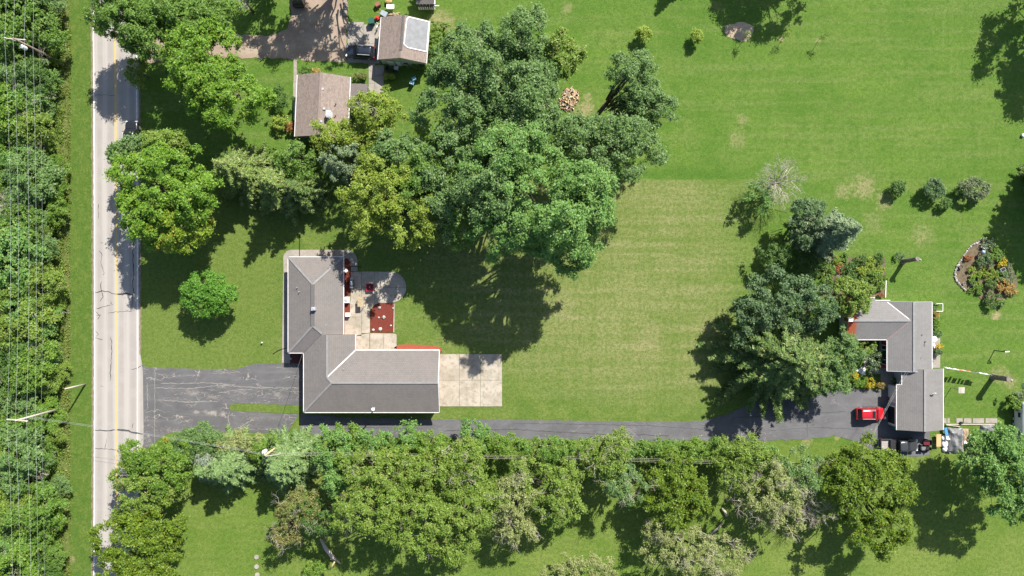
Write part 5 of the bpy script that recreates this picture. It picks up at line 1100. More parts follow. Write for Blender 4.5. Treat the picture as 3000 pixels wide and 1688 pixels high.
for s_ in (-1, 1): MB().box((s_ * .53, 0, .5), (.05, 1.1, .08)).build('rim', M_RED, t, local=True); MB().box((0, s_ * .53, .5), (1.01, .05, .08)).build('rim', M_RED, t, local=True)
for a in (-1, 1):
    for b_ in (-1, 1): MB().box((a * .42, b_ * .42, .23), (.07, .07, .47)).build('leg', M_BLACK, t, local=True)
MB().lathe((-.05, .05, .525), [(.07, 0), (.05, .1), (.02, .12)], 8).build('burner_knob', M_WHITE, t, local=True)
c = P(1031, 829, .5); t = thing('barbecue_grill', 'black barbecue grill next to the mulch bed', 'grill', (c.x, c.y, .06)); MB().box((0, 0, .45), (.5, .9, .8)).build('cabinet', M_BLACK, t, local=True)
MB().tube([(0, -.42, .95), (0, .42, .95)], .26, 12).build('lid', M_STEEL, t, local=True, sm=True); MB().tube([(.3, -.3, 1.0), (.3, .3, 1.0)], .02, 6).build('handle', M_METAL, t, local=True)
for s_ in (-1, 1): MB().box((0, s_ * .62, .85), (.45, .3, .04)).build('side_shelf', M_STEEL, t, local=True)
c = P(1056, 885, 1.0); t = thing('potting_bench', 'tall weathered wooden potting bench on the patio', 'bench', (c.x, c.y, .06))
for k in range(5): MB().box((-.32 + k * .16, 0, 1.15), (.14, 1.4, .04)).build('plank', M_WOOD, t, local=True)
for a in (-1, 1):
    for b_ in (-1, 1): MB().bar((a * .42, b_ * .72, 0), (a * .32, b_ * .62, 1.13), .07, .07).build('leg', M_WOOD, t, local=True)
    MB().bar((a * .37, -.66, .6), (a * .37, .66, .6), .05, .06).build('rail', M_WOOD, t, local=True)
c = P(1016, 879, .4); t = thing('air_conditioner', 'white air conditioner unit against the house wall', 'air conditioner', (c.x, c.y, .05)); MB().box((0, 0, .04), (.95, 1.1, .1)).build('base_pad', M_CONC2, t, local=True); MB().box((0, 0, .45), (.72, .85, .72)).build('housing', M_WHITE, t, local=True)
MB().lathe((0, 0, .815), [(.3, 0), (.3, .03), (.1, .05)], 16).build('fan_grille', M_METAL, t, local=True)
c = P(1019, 922, .5); t = thing('storage_box', 'white storage box below the air conditioner', 'box', (c.x, c.y, .05)); MB().box((0, 0, .35), (.6, .55, .7)).build('bin', M_WHITE, t, local=True); MB().box((0, 0, .73), (.66, .6, .06)).build('lid', M_WHITE, t, local=True)
c = P(1015, 793, .4); t = thing('garden_ornament', 'small white ornament in the narrow mulch bed', 'ornament', (c.x, c.y, .05)); MB().lathe((0, 0, 0), [(.16, 0), (.06, .1), (.06, .5), (.24, .62), (.26, .7), (.1, .66)], 10).build('bowl', M_WHITE, t, local=True)
def hose(label, pts, r=.06, mat=M_BLACK, name='drain_hose', z=.05):
    q = smooth([(p[0], p[1]) for p in pts], 6, False); return tag(MB().tube([P(a, b) + Vector((0, 0, z)) for a, b in q], r, 6).build(name, mat), label, 'hose')
hose('black drain hose lying on the lawn by the house corner', [(800, 1037), (812, 1029), (826, 1023), (841, 1020)])
hose('black drain hose running north over the walkway', [(878, 688), (878.5, 705), (878, 730), (878.5, 752)], z=.1)
hose('pair-like black hose crossing the curved walkway', [(1009, 781), (1028, 780.5), (1046, 781), (1060, 783.5)], .05, z=.1)
hose('thin black hose lying on the grass by the willow', [(1183, 354), (1210, 348), (1240, 337), (1262, 326)], .045)
c = P(769, 1004); t = thing('well_cap', 'small white well cap alone on the front lawn', 'well cap', (c.x, c.y, 0)); MB().lathe((0, 0, 0), [(.09, 0), (.09, .3)], 10).build('pipe', M_METAL, t, local=True); MB().lathe((0, 0, .3), [(.13, 0), (.13, .08), (.07, .12)], 10).build('cap', M_METAL, t, local=True)

# ------------------------------------------------------------------ around the upper garage
def barrel(label, px, py, r, h, mat, name='barrel', cat='barrel', z=.03):
    c = P(px, py, h / 2); t = thing(name, label, cat, (c.x, c.y, z)); MB().lathe((0, 0, 0), [(r * .9, 0), (r, h * .3), (r, h * .7), (r * .92, h)], 12).build('drum', mat, t, local=True); MB().lathe((0, 0, h), [(r * .95, 0), (r * .95, .05)], 12).build('lid', mat, t, local=True); return t
M_BIN = pmat('green_bin', (.01, .09, .07), (.01, .07, .055), 3, .5)
c = P(1089, 65, .5); t = thing('garbage_bin', 'dark green wheeled bin beside the garage apron', 'bin', (c.x, c.y, .03), .2); MB().box((0, 0, .5), (.75, .7, .95)).build('bin_body', M_BIN, t, local=True); MB().box((.02, 0, 1.0), (.82, .76, .08)).build('lid', M_BIN, t, local=True); wheels(t, (-.3,), .35, .12)
c = P(1104, 52, .5); t = thing('gas_mower', 'red push mower beside the green bin', 'mower', (c.x, c.y, .03), .4); MB().box((0, 0, .25), (.6, .5, .2)).build('deck', M_RED, t, local=True); MB().lathe((0, 0, .35), [(.16, 0), (.16, .2), (.08, .24)], 10).build('engine', M_RED, t, local=True); MB().tube([(-.3, .2, .3), (-.9, .2, .95), (-.9, -.2, .95), (-.3, -.2, .3)], .02, 5).build('handle', M_BLACK, t, local=True); wheels(t, (-.22, .22), .3, .1)
c = P(1107, 78, .5); t = thing('bicycle', 'white bicycle leaning by the garage corner', 'bicycle', (c.x, c.y, .03), 1.2)
for x in (-.5, .5):
    b = MB(); n = 16
    for k in range(n): a0, a1 = 6.2832 * k / n, 6.2832 * (k + 1) / n; b.bar((x + .33 * math.cos(a0), 0, .33 + .33 * math.sin(a0)), (x + .33 * math.cos(a1), 0, .33 + .33 * math.sin(a1)), .05, .05)
    b.build('wheel', M_BLACK, t, local=True)
b = MB(); [b.tube([a_, b_], .03, 5) for a_, b_ in (((-.5, 0, .33), (0, 0, .3)), ((0, 0, .3), (.38, 0, .75)), ((-.15, 0, .8), (.38, 0, .75)), ((-.15, 0, .8), (0, 0, .3)), ((-.5, 0, .33), (-.15, 0, .8)), ((.38, 0, .8), (.5, 0, .33)))]; b.build('frame', M_WHITE, t, local=True)
MB().box((-.17, 0, .88), (.26, .14, .06)).build('saddle', M_WHITE, t, local=True); MB().tube([(.36, -.28, .95), (.36, 0, .88), (.36, .28, .95)], .025, 5).build('handlebar', M_WHITE, t, local=True)
c = P(1144, 20, .6); t = thing('folding_table', 'white folding table on the grass behind the garage', 'table', (c.x, c.y, 0)); MB().box((0, 0, .72), (1.15, .62, .05)).build('table_top', M_WHITE, t, local=True)
for a in (-1, 1):
    for b_ in (-1, 1): MB().bar((a * .5, b_ * .25, 0), (a * .45, b_ * .22, .7), .04, .04).build('leg', M_METAL, t, local=True)
c = P(1125, 41, .4); t = thing('wheelbarrow', 'grey blue wheelbarrow tipped behind the garage', 'wheelbarrow', (c.x, c.y, 0), -.5); loft([[(x, y, z) for y, z in ((-.3 * k, .35), (.3 * k, .35), (.42 * k, .65), (-.42 * k, .65))] for x, k in ((-.5, .8), (.5, 1))]).build('tray', pmat('blue_grey_metal', (.2, .25, .3), (.3, .33, .36), 3, .5), t, local=True)
for s_ in (-1, 1): MB().bar((-1.0, s_ * .3, .5), (.6, s_ * .12, .3), .05, .05).build('handle', M_WOOD, t, local=True)
wheels(t, (.65,), .14, .18)
tag(MB().box((P(1108, 17).x, P(1108, 17).y, .35), (.75, .55, .7), .5).build('wooden_crate', pmat('red_brown_wood', (.25, .1, .07), (.2, .08, .05))), 'red brown wooden crate on the shaded grass', 'crate')
tag(MB().rock((P(1140, 6).x, P(1140, 6).y, .35), (.55, .5, .4), 5, 2, .3).build('hay_bale', pmat('straw', (.5, .33, .14), (.4, .26, .1), 5)), 'tan straw bale next to the white folding table', 'bale')
for i in range(5): c = P(1146 + i * 4, 38 + rr_.uniform(-4, 6)); a = rr_.uniform(-.5, .3); tag(MB().bar((c.x - .6 * math.cos(a), c.y - .6 * math.sin(a), .05 + .03 * i), (c.x + .6 * math.cos(a), c.y + .6 * math.sin(a), .06 + .03 * i), .12, .05).build('scrap_plank', M_WOOD), 'loose tan plank lying behind the garage', 'plank', 'scrap planks behind the garage')
t = thing('firewood_stack', 'long low stack of split firewood along the gravel drive edge', 'firewood', tuple(P(1013, 22)))
for i in range(16):
    for k in range(2): c = P(1013 + rr_.uniform(-1.5, 1.5), -6 + i * 3.4, .2); MB().tube([(c.x - .28, c.y, .12 + k * .22), (c.x + .28, c.y + rr_.uniform(-.05, .05), .12 + k * .22)], rr_.uniform(.08, .12), 6).build('log', M_DEAD if (i + k) % 3 else M_POLE, t)
barrel('black barrel in the bushes behind the garage', 1299, 77, .33, .9, M_BLACK, z=0)
def chair(label, px, py, rot, mat, name='lawn_chair'):
    c = P(px, py, .5); t = thing(name, label, 'chair', (c.x, c.y, .02), rot); MB().box((0, 0, .42), (.55, .55, .05)).build('seat', mat, t, local=True); MB().box((-.28, 0, .72), (.06, .55, .6), 0).build('backrest', mat, t, local=True)
    for a in (-1, 1):
        for b_ in (-1, 1): MB().bar((a * .25, b_ * .27, 0), (a * .25, b_ * .25, .42), .04, .04).build('leg', mat, t, local=True)
        MB().box((0, a * .29, .62), (.5, .06, .04)).build('armrest', mat, t, local=True)
    return t
chair('light blue metal chair on the grass below the garage', 1207, 243, 1.3, M_BLUE); chair('pale blue chair overlapping the other metal chair', 1213, 231, 2.0, M_BLUE)
chair('black patio chair under the garage window', 1155, 207, .4, M_BLACK, 'patio_chair'); chair('dark patio chair in the garage shade', 1137, 203, -.6, M_BLACK, 'patio_chair'); chair('white patio chair near the flower pots', 1161, 199, 1.5, M_WHITE, 'patio_chair')
def pot(label, px, py, r, h, mat, plant=None, z=.02, name='flower_pot'):
    c = P(px, py, h); t = thing(name, label, 'pot', (c.x, c.y, z)); MB().lathe((0, 0, 0), [(r * .7, 0), (r, h), (r * 1.08, h), (r * 1.08, h + .04), (r * .85, h + .04), (r * .8, h - .05)], 14).build('vessel', mat, t, local=True)
    MB().lathe((0, 0, h - .06), [(r * .86, 0), (r * .84, .03)], 12).build('soil', M_SOIL, t, local=True)
    if plant:
        rg = np.random.default_rng(int(px * 7 + py)); pos, nn, ss, _ = broadleaf(rg, [(0, 0, h + r * .7, r * 1.5, r * 1.5, r)], .3, .2, 500, 2.0); cards_mesh('plant', pos, nn, ss, rg, .6, LV[plant], t)
pot('pot of lime and red flowers on the garage patio edge', 1133, 226, .3, .35, M_TERRA, 'lime'); pot('pot of lime leaves beside the red flowers', 1149, 226, .3, .35, M_TERRA, 'lime'); pot('pot of red blooms on the garage patio corner', 1130, 218, .22, .3, M_TERRA, 'rust')
tree('low_shrub', 'orange flowering shrub at the top wall of the cottage', [(927, 209, 16, 9)], 1.2, 'orange', .4, .24, 320, cat='shrub')
tree('low_shrub', 'dark shrub at the top corner of the cottage', [(895, 207, 22, 12)], 1.4, 'dark', .4, .24, 300, cat='shrub')
tree('low_shrub', 'row shrub along the path side of the cottage', [(1045, 222, 34, 10)], 1.0, 'brownish', .4, .24, 300, cat='shrub')
tree('low_shrub', 'green vine mound along the garage gable wall', [(1225, 196, 32, 12)], 1.5, 'ash', .45, .26, 300, cat='shrub')
tree('bush', 'yellow leaved bush at the cottage front', [(820, 355, 26, 26)], 1.8, 'lime', .5, .26, 280, cat='shrub')
tree('bush', 'rust red bush against the cottage front wall', [(849, 371, 13, 16)], 1.4, 'rust', .4, .24, 320, cat='shrub')
tree('bush', 'dark lilac bush between lawn and cottage', [(822, 285, 30, 50)], 3, 'dark', .6, .3, 200, cat='shrub', cov=.8)
tree('bush', 'yellow-green bush row beside the garage eave', [(1285, 135, 35, 45)], 2.6, 'bsh', .55, .3, 260, cat='shrub'); tree('bush', 'green bush with the black barrel behind the garage', [(1290, 90, 36, 26)], 2.0, 'olive', .5, .28, 260, cat='shrub')
tree('bush', 'leafy bush at the end of the concrete garden path', [(1130, 265, 14, 22)], 1.4, 'olive', .4, .26, 260, cat='shrub', cov=.8)

# firewood heap by the grove
c0 = P(1665, 292); t = thing('firewood_pile', 'heap of pale split firewood between willow and lawn', 'firewood', (c0.x, c0.y, 0)); rgw = random.Random(8)
proto = MB(); proto.add([(-.22, -.09, 0), (-.22, .09, 0), (-.22, 0, .13), (.22, -.09, 0), (.22, .09, 0), (.22, 0, .13)], [(0, 1, 2), (5, 4, 3), (0, 3, 4, 1), (1, 4, 5, 2), (2, 5, 3, 0)]); M_LOGS = [M_SPLIT, M_DEAD, M_WOOD, pmat('reddish_log', (.4, .22, .15), (.3, .16, .1))]
logs = [proto.build('log', m_, t, local=True) for m_ in M_LOGS]
for i in range(190):
    a = rgw.uniform(0, 6.283); r = rgw.uniform(0, 1) ** .5; x, y_ = r * 1.35 * math.cos(a), r * 1.75 * math.sin(a); z = max(0, (1 - r) * 1.0) * rgw.uniform(.5, 1)
    o = logs[i] if i < 4 else link_copy(logs[i % 4], t); o.location = (x + (.25 if y_ > 0 else -.1), y_, z + .05); o.rotation_euler = (rgw.uniform(-.6, .6), rgw.uniform(-.5, .5), rgw.uniform(0, 3.14)); o.scale = [rgw.uniform(.8, 1.3)] * 3
c = P(1674, 335); tag(MB().tube([P(1668, 318) + Vector((0, 0, .15)), P(1674, 335) + Vector((0, 0, .12)), P(1678, 348) + Vector((0, 0, .1))], [.1, .12, .14], 7).build('fallen_log', M_BARK), 'short dark log lying below the firewood heap', 'log')
# soil heap at the top
b = MB(); n = 26; R2 = []
for j, (f, z) in enumerate(((1, .02), (.8, .07), (.5, .13), (.2, .17))):
    for k in range(n):
        a = 6.2832 * k / n; w_ = 1 + .4 * mnoise.noise(Vector((math.cos(a) * 1.3, math.sin(a) * 1.3, 3))) + .16 * mnoise.noise(Vector((math.cos(a) * 5, math.sin(a) * 5, 8))); q = P(2165, 90); b.v.append((q.x + 2.3 * f * w_ * math.cos(a), q.y + 1.35 * f * w_ * math.sin(a), z * (1 + .3 * mnoise.noise(Vector((k, j, 1))))))
for j in range(3):
    for k in range(n): b.f.append((j * n + k, j * n + (k + 1) % n, (j + 1) * n + (k + 1) % n, (j + 1) * n + k))
b.f.append(tuple(3 * n + k for k in range(n))); tag(b.build('soil_heap', pmat('tan_soil', (.40, .31, .21), (.31, .235, .155), 1.5, .95, .8, fine=8), sm=True), 'low heap of tan soil on the upper lawn', 'soil heap')

# ------------------------------------------------------------------ around the bungalow
def stump(label, base, top, r0, r1, h, seed, plant=None):
    b0, t0 = P(*base), P(*top, h); t = thing('dead_tree', label, 'tree', (b0.x, b0.y, 0)); d = t0 - b0; n = 12; b = MB(); rings = 7
    for j in range(rings):
        f = j / (rings - 1); c = Vector((d.x * f, d.y * f, d.z * f - .1)); r = r0 + (r1 - r0) * f + (r0 * .5 if j == 0 else 0)
        for k in range(n): a = 6.2832 * k / n; w_ = 1 + .28 * mnoise.noise(Vector((math.cos(a) * 1.4 + seed, math.sin(a) * 1.4, f * 2.5))); b.v.append((c.x + r * w_ * math.cos(a), c.y + r * w_ * math.sin(a), c.z + (.35 * mnoise.noise(Vector((k, seed, 2))) if j == rings - 1 else 0)))
    for j in range(rings - 1):
        for k in range(n): b.f.append((j * n + k, j * n + (k + 1) % n, (j + 1) * n + (k + 1) % n, (j + 1) * n + k))
    b.f.append(tuple((rings - 1) * n + k for k in range(n))); b.build('trunk', pmat('stump_bark', (.23, .20, .165), (.14, .12, .095), 4, .95, .9), t, local=True)
    b = MB(); b.tube([(d.x, d.y, h - .6), (d.x + .5, d.y - .2, h - .1)], [r1 * .7, r1 * .45], 8); b.build('branch_stub', M_DEAD, t, local=True)
    if plant:
        rg = np.random.default_rng(seed); p = P(*plant[:2]) - b0; pos, nn, ss, _ = broadleaf(rg, [(p.x, p.y, plant[3], plant[2], plant[2], plant[2] * .6)], .35, .2, 320); cards_mesh('ivy', pos, nn, ss, rg, .6, LV['darkblue'], t)
stump('broken grey tree trunk with greenery at its foot on the lawn', (2646, 766), (2690, 758), .32, .30, 3.8, 3, (2630, 752, .7, .4))
stump('tall dead tree trunk holding the washing line', (2910, 1104), (2958, 1112), .40, .40, 4.0, 9, (2950, 1122, .45, 3.4))
wl = wire('washing line from the garage eave to the tall dead trunk', P(2764, 1077, 2.5), P(2906, 1099, 2.3), .12, .012, M_WHITE, 'washing_line')
M_CL = {'w': pmat('white_cloth', (.8, .8, .8), (.7, .7, .72), 3), 'r': pmat('red_cloth', (.6, .16, .08), (.5, .12, .06), 3), 'g': pmat('pale_green_cloth', (.5, .58, .52), (.42, .5, .45), 3), 'd': pmat('dark_cloth', (.05, .06, .06), (.1, .1, .1), 3)}
wa, wb = P(2764, 1077, 2.5), P(2906, 1099, 2.3)
for i, (f, wd, hh, m_, lab) in enumerate([(.1, .5, .75, 'w', 'white shirt pegged closest to the garage eave'), (.18, .55, .8, 'w', 'white towel second on the washing line'), (.29, .6, .75, 'w', 'white cloth beside the red shirt on the line'), (.38, .5, .7, 'r', 'red shirt between two white cloths on the line'), (.46, .35, .9, 'g', 'pale green cloth on the washing line'), (.56, .6, .7, 'r', 'red towel in the middle of the washing line'), (.66, .3, .8, 'd', 'dark patterned cloth on the washing line'), (.73, .35, .6, 'd', 'small dark cloth beside a long white sheet'), (.82, .7, .75, 'w', 'long white sheet on the washing line'), (.9, .4, .6, 'w', 'white cloth pegged closest to the dead trunk')]):
    p = wa.lerp(wb, f); p.z -= .12 * 4 * f * (1 - f); d = (wb - wa).normalized(); n_ = Vector((-d.y, d.x, 0)); b = MB(); m, k_ = 7, 5
    for j in range(k_):
        for k in range(m): u_ = k / (m - 1) - .5; v_ = j / (k_ - 1); q = p + d * (u_ * wd) + n_ * (.05 * math.sin(u_ * 9 + i) * (.3 + v_) + .10 * v_) + Vector((0, 0, -v_ * hh + .02)); b.v.append(tuple(q))
    for j in range(k_ - 1):
        for k in range(m - 1): b.f.append((j * m + k, j * m + k + 1, (j + 1) * m + k + 1, (j + 1) * m + k))
    o = b.build('laundry', M_CL[m_], sm=True); tag(o, lab, 'laundry'); md = o.modifiers.new('thick', 'SOLIDIFY'); md.thickness = .05
c = P(2786, 1136); t = thing('bird_house', 'grey slatted bird house on a post behind the garage', 'bird house', (c.x, c.y, 0)); q = P(2815, 1143, 2.6) - c; MB().tube([(0, 0, -.1), (q.x * .2, q.y * .2, 1.2), (q.x * .5, q.y * .5, 2.3)], .05, 7).build('post', M_POLE, t, local=True)
MB().box((q.x * .5, q.y * .5, 2.45), (.5, .5, .4)).build('box', M_POLEG, t, local=True)
for k in range(6): MB().box((q.x * .5 - .38 + k * .15, q.y * .5, 2.78 - abs(k - 2.5) * .03), (.14, .9, .03)).build('roof_slat', M_POLEG, t, local=True)
c = P(2913, 1027); t = thing('yard_sign_post', 'leaning dark post with white arm on the back lawn', 'post', (c.x, c.y, 0)); MB().tube([(0, 0, -.1), (.1, 0, 2.2)], .07, 7).build('post', M_BLACK, t, local=True); MB().bar((.1, 0, 2.25), (.75, .05, 2.25), .14, .06).build('arm', M_WHITE, t, local=True); MB().bar((.1, .16, 1.9), (.6, .1, 2.18), .1, .1).build('brace', M_BLACK, t, local=True)
c = P(2742, 901); t = thing('trellis', 'white rectangular trellis frame at the bungalow corner', 'trellis', (c.x, c.y, 0))
for a, b_ in (((-.45, .6), (.5, .6)), ((.5, .6), (.5, -.55)), ((.5, -.55), (-.45, -.55))): MB().bar((a[0], a[1], .9), (b_[0], b_[1], .9), .07, .07).build('rail', M_WHITE, t, local=True)
for x, y_ in ((-.45, .6), (.5, .6), (.5, -.55), (-.45, -.55)): MB().box((x, y_, .45), (.07, .07, .9)).build('post', M_WHITE, t, local=True)
for px, py, rx, ry, h, m_, lab in [(2741, 900, 9, 11, .8, 'grey', 'grey-green plant inside the white trellis'), (2742, 925, 13, 16, 1.0, 'orange', 'orange flowering plant below the trellis'), (2744, 952, 12, 18, 1.1, 'bsh', 'bright leafy plant along the bungalow eave'), (2748, 978, 14, 12, .9, 'darkblue', 'blue-green plant next to the white garden table'), (2750, 1018, 11, 12, 1.0, 'yflower', 'yellow flowering pot plant on the terrace edge')]:
    tree('border_plant', lab, [(px, py, rx, ry)], h, m_, .35, .22, 330, cat='plant', zf=.5, cf=.45)
c = P(2737, 993, .7); t = thing('garden_table', 'round white garden table on the terrace', 'table', (c.x, c.y, .05)); MB().lathe((0, 0, .7), [(.42, 0), (.42, .04)], 16).build('table_top', M_WHITE, t, local=True); MB().lathe((0, 0, 0), [(.25, 0), (.04, .08), (.04, .7)], 10).build('pedestal', M_WHITE, t, local=True)
chair('white metal chair on the terrace of the bungalow', 2735, 1012, .5, M_WHITE, 'garden_chair'); pot('dark round planter casting a shadow on the terrace', 2745, 1032, .32, .5, M_BLACK, 'darkblue', .05); pot('small black pot at the lower end of the terrace', 2731, 1059, .13, .2, M_BLACK, None, .05)
c = P(2614, 1169, .6); t = thing('wagon', 'small red wagon before the garage doors', 'wagon', (c.x, c.y, .037)); MB().box((0, 0, .35), (.85, .5, .2)).build('tray', M_RED, t, local=True); MB().bar((-.4, 0, .35), (-.85, 0, .75), .04, .04).build('handle', M_BLACK, t, local=True); wheels(t, (-.3, .3), .3, .1)
pot('dark planter beside the garage notch', 2622, 1122, .25, .4, M_BLACK, 'dark', .05); pot('pale planter beside the garage notch', 2616, 1112, .22, .35, M_WHITE, 'wflower', .05)
# tarp covered piles and clutter by the drive end
def heap(name, label, px, py, rx, ry, h, mat, seed, cat='tarp', amp=.25, rot=0, n=18):
    c = P(px, py); b = MB()
    for j in range(n + 1):
        for i in range(n + 1):
            u_, v_ = i / n * 2 - 1, j / n * 2 - 1; r = max(abs(u_), abs(v_)); z = h * (1 - r ** 4) * (.75 + .5 * mnoise.noise(Vector((u_ * 1.6, v_ * 1.6, seed)))) + amp * .35 * mnoise.noise(Vector((u_ * 5, v_ * 5, seed)))
            e = 1 + .10 * mnoise.noise(Vector((u_ * 2, v_ * 2, seed + 5))); x, y_ = u_ * rx / S * e, v_ * ry / S * e; b.v.append((c.x + x * math.cos(rot) - y_ * math.sin(rot), c.y + x * math.sin(rot) + y_ * math.cos(rot), max(.03, z if r < .999 else .03)))
    for j in range(n):
        for i in range(n): a = j * (n + 1) + i; b.f.append((a, a + 1, a + n + 2, a + n + 1))
    return tag(b.build(name, mat, sm=False), label, cat)
heap('covered_pile', 'large pile under a crumpled grey tarp by the drive end', 2795, 1291, 24, 37, 1.1, M_TARP, 2, rot=-.06); heap('covered_pile', 'smaller dark tarp pile below the stepping slabs', 2893, 1258, 22, 14, .7, M_TARP, 7)
heap('wood_chip_pile', 'strip of tan wood chips between the tarps', 2828, 1275, 9, 19, .3, pmat('wood_chips', (.36, .25, .17), (.27, .18, .12), 5, .95, .8, fine=14), 4, 'wood chips', .1); heap('brush_pile', 'dark brush and bark pile under the bright maple', 2842, 1318, 24, 20, .7, pmat('brush', (.09, .07, .055), (.17, .13, .1), 4, .95, 1, fine=12), 12, 'brush pile', .6)
c = P(2749, 1290, .5); t = thing('leaning_board', 'tan plywood board propped beside the grey tarp pile', 'board', (c.x, c.y, 0)); MB().box((0, 0, .62), (.72, 1.85, .04)).build('panel', pmat('plywood', (.5, .34, .17), (.43, .29, .14), 2), t, local=True)
for s_ in (-1, 1): MB().bar((-.5, s_ * .7, 0), (.2, s_ * .7, .6), .06, .06).build('trestle', M_POLEG, t, local=True)
for i, (px, py, s_) in enumerate([(2763, 1283, .42), (2764, 1300, .45), (2766, 1316, .4), (2843, 1280, .38), (2826, 1300, .38)]):
    tag(MB().rock((P(px, py).x, P(px, py).y, s_ * .5), (s_, s_ * 1.15, s_ * .55), i + 20, 2, .4).build('plastic_bag', M_WHITE, sm=True), 'full white plastic sack among the tarp piles', 'sack', 'white sacks among the tarp piles')
c = P(2771, 1266, .5); t = thing('blue_cart', 'blue and white folded cart against the grey tarp pile', 'cart', (c.x, c.y, 0), 1.75); MB().box((0, 0, .6), (1.3, .45, .1)).build('tray', pmat('blue_plastic', (.06, .2, .42), (.1, .28, .5), 3, .4), t, local=True); MB().bar((-.6, 0, .6), (-1.1, 0, .9), .35, .05).build('handle', M_WHITE, t, local=True); wheels(t, (-.4, .4), .35, .16)
for i, (a, b_) in enumerate((((2819, 1290), (2821, 1325)), ((2768, 1310), (2784, 1328)), ((2772, 1244.5), (2812, 1250)))): tag(MB().bar(P(*a, .35), P(*b_, .2), .1, .08).build('loose_board', M_POLEG), 'loose grey board lying at the tarp piles', 'board', 'loose boards at the tarp piles')
tag(MB().box((P(2916, 1256).x, P(2916, 1256).y, .4), (.35, 1.0, .7), .1).build('cooler_box', M_WHITE), 'white box at the end of the smaller tarp pile', 'box')
barrel('black bucket on the third stepping slab', 2815, 1239, .2, .3, M_BLACK, 'bucket', 'bucket')

# ------------------------------------------------------------------ garden beds right of the bungalow
z4 = lambda x, y_: (2400 + x / 4.025, 640 + y_ / 4.025)
out = [z4(*p) for p in [(1850, 265), (1760, 350), (1690, 440), (1630, 540), (1595, 640), (1600, 720), (1640, 790), (1720, 850), (1860, 910), (1960, 1000), (2080, 1050), (2170, 1020), (2190, 930), (2300, 890), (2330, 800), (2330, 720), (2290, 620), (2220, 500), (2140, 400), (2040, 300), (1940, 260)]]
gbed = flat('garden_bed', out, .06, M_SOIL, 4)
M_STONES = [pmat('tan_edging_rock', (.3, .28, .24), (.22, .2, .17), 2, .9, .7), pmat('grey_stone', (.3, .29, .27), (.22, .21, .2), 2, .9, .6), pmat('white_rock', (.42, .4, .37), (.34, .32, .29), 2, .9, .6)]
so = [MB().rock((0, 0, 0), (.19, .15, .14), i + 40, 1, .5).build('edging_stone', M_STONES[i], gbed, local=True) for i in range(3)]
path_ = [z4(*p) for p in [(1880, 275), (1850, 290), (1800, 310), (1770, 345), (1735, 385), (1710, 420), (1690, 460), (1665, 495), (1645, 530), (1620, 570), (1605, 610), (1595, 650), (1600, 690), (1615, 730), (1640, 770), (1670, 800), (1700, 825), (1735, 850)]]; k = 0
for (a, b_) in zip(path_, path_[1:]):
    for f in (0, .5):
        q = P(a[0] + (b_[0] - a[0]) * f, a[1] + (b_[1] - a[1]) * f); o = so[k] if k < 3 else link_copy(so[k % 3], gbed); o.location = (q.x + rr_.uniform(-.06, .06), q.y + rr_.uniform(-.06, .06), .1); o.rotation_euler.z = rr_.uniform(0, 6); o.scale = [rr_.uniform(.7, 1.35)] * 3; k += 1
for x, y_, r, h, m_, lab in [(1985, 300, 75, .8, 'wflower', 'cream flowering perennial at the tip of the stone edged bed'), (2080, 360, 60, .9, 'bsh', 'bright perennial behind the cream flowers'), (1960, 500, 80, 1.3, 'darkblue', 'tall dark shrub in the centre of the stone edged bed'), (2080, 440, 75, 1.0, 'ash', 'green perennial on the pine row side of the bed'), (2150, 520, 60, .9, 'yflower', 'yellow flowering perennial in the stone edged bed'), (2220, 570, 45, .8, 'pink', 'pink flowering perennial at the bed rim'),
        (1760, 460, 45, .6, 'rust', 'rust coloured plant by the bed stones'), (1740, 560, 60, .5, 'grey', 'grey-green ground plant near the grey pot'), (1840, 640, 80, .55, 'locust', 'yellow-green daylily clump in the bed'), (1880, 730, 95, .6, 'bsh', 'bright green daylily clump in the middle of the bed'), (1700, 680, 60, .5, 'mapleg', 'small fresh green plant near the bed stones'), (2010, 640, 70, .7, 'locust', 'yellow leaved plant beside the square bird bath'),
        (2150, 680, 70, .8, 'grey', 'grey plant below the square bird bath'), (2240, 690, 70, .8, 'pink', 'wide pink plant at the bed rim'), (2170, 790, 80, .9, 'orange', 'orange flowering plant in the lower bed'), (2260, 850, 65, .9, 'orange', 'orange flowering plant at the lower bed rim'), (2030, 780, 55, 1.5, 'dark', 'dark upright shrub near the bed foot'), (1900, 850, 60, .6, 'bsh', 'green plant beside the terracotta pot'), (2060, 960, 80, 1.4, 'dark', 'dark shrub at the foot of the bed'), (2130, 1000, 50, .9, 'ash', 'leafy plant at the very foot of the bed'), (1780, 850, 35, .4, 'ash', 'small plant at the lower stone edge')]:
    px, py = z4(x, y_); tree('garden_plant', lab, [(px, py, r / 4.025 * 1.25, r / 4.025 * 1.15)], h, m_, .4, .26, 300, cat='plant', zf=.5, cf=.48)
px, py = z4(1885, 400); c = P(px, py); t = thing('gazing_ball', 'pale blue gazing ball on a stand in the garden bed', 'ornament', (c.x, c.y, .06)); MB().lathe((0, 0, 0), [(.16, 0), (.08, .1), (.08, .6), (.14, .7)], 10).build('stand', M_CONC2, t, local=True); MB().lathe((0, 0, .68), [(.05, 0), (.2, .08), (.28, .26), (.2, .44), (.03, .52)], 16).build('ball', pmat('pale_blue_glaze', (.35, .47, .55), (.3, .42, .5), 3, .2, 0), t, local=True, sm=True)
pot('dark grey glazed pot at the stone edge', *z4(1668, 575), .28, .35, pmat('dark_glaze', (.06, .07, .08), (.1, .11, .12), 3, .3), None, .06); pot('small pale pot at the lower stone edge', *z4(1705, 770), .2, .3, M_CONC2, None, .06); pot('terracotta pot with pale rim in the garden bed', *z4(1865, 790), .22, .32, M_TERRA, None, .06)
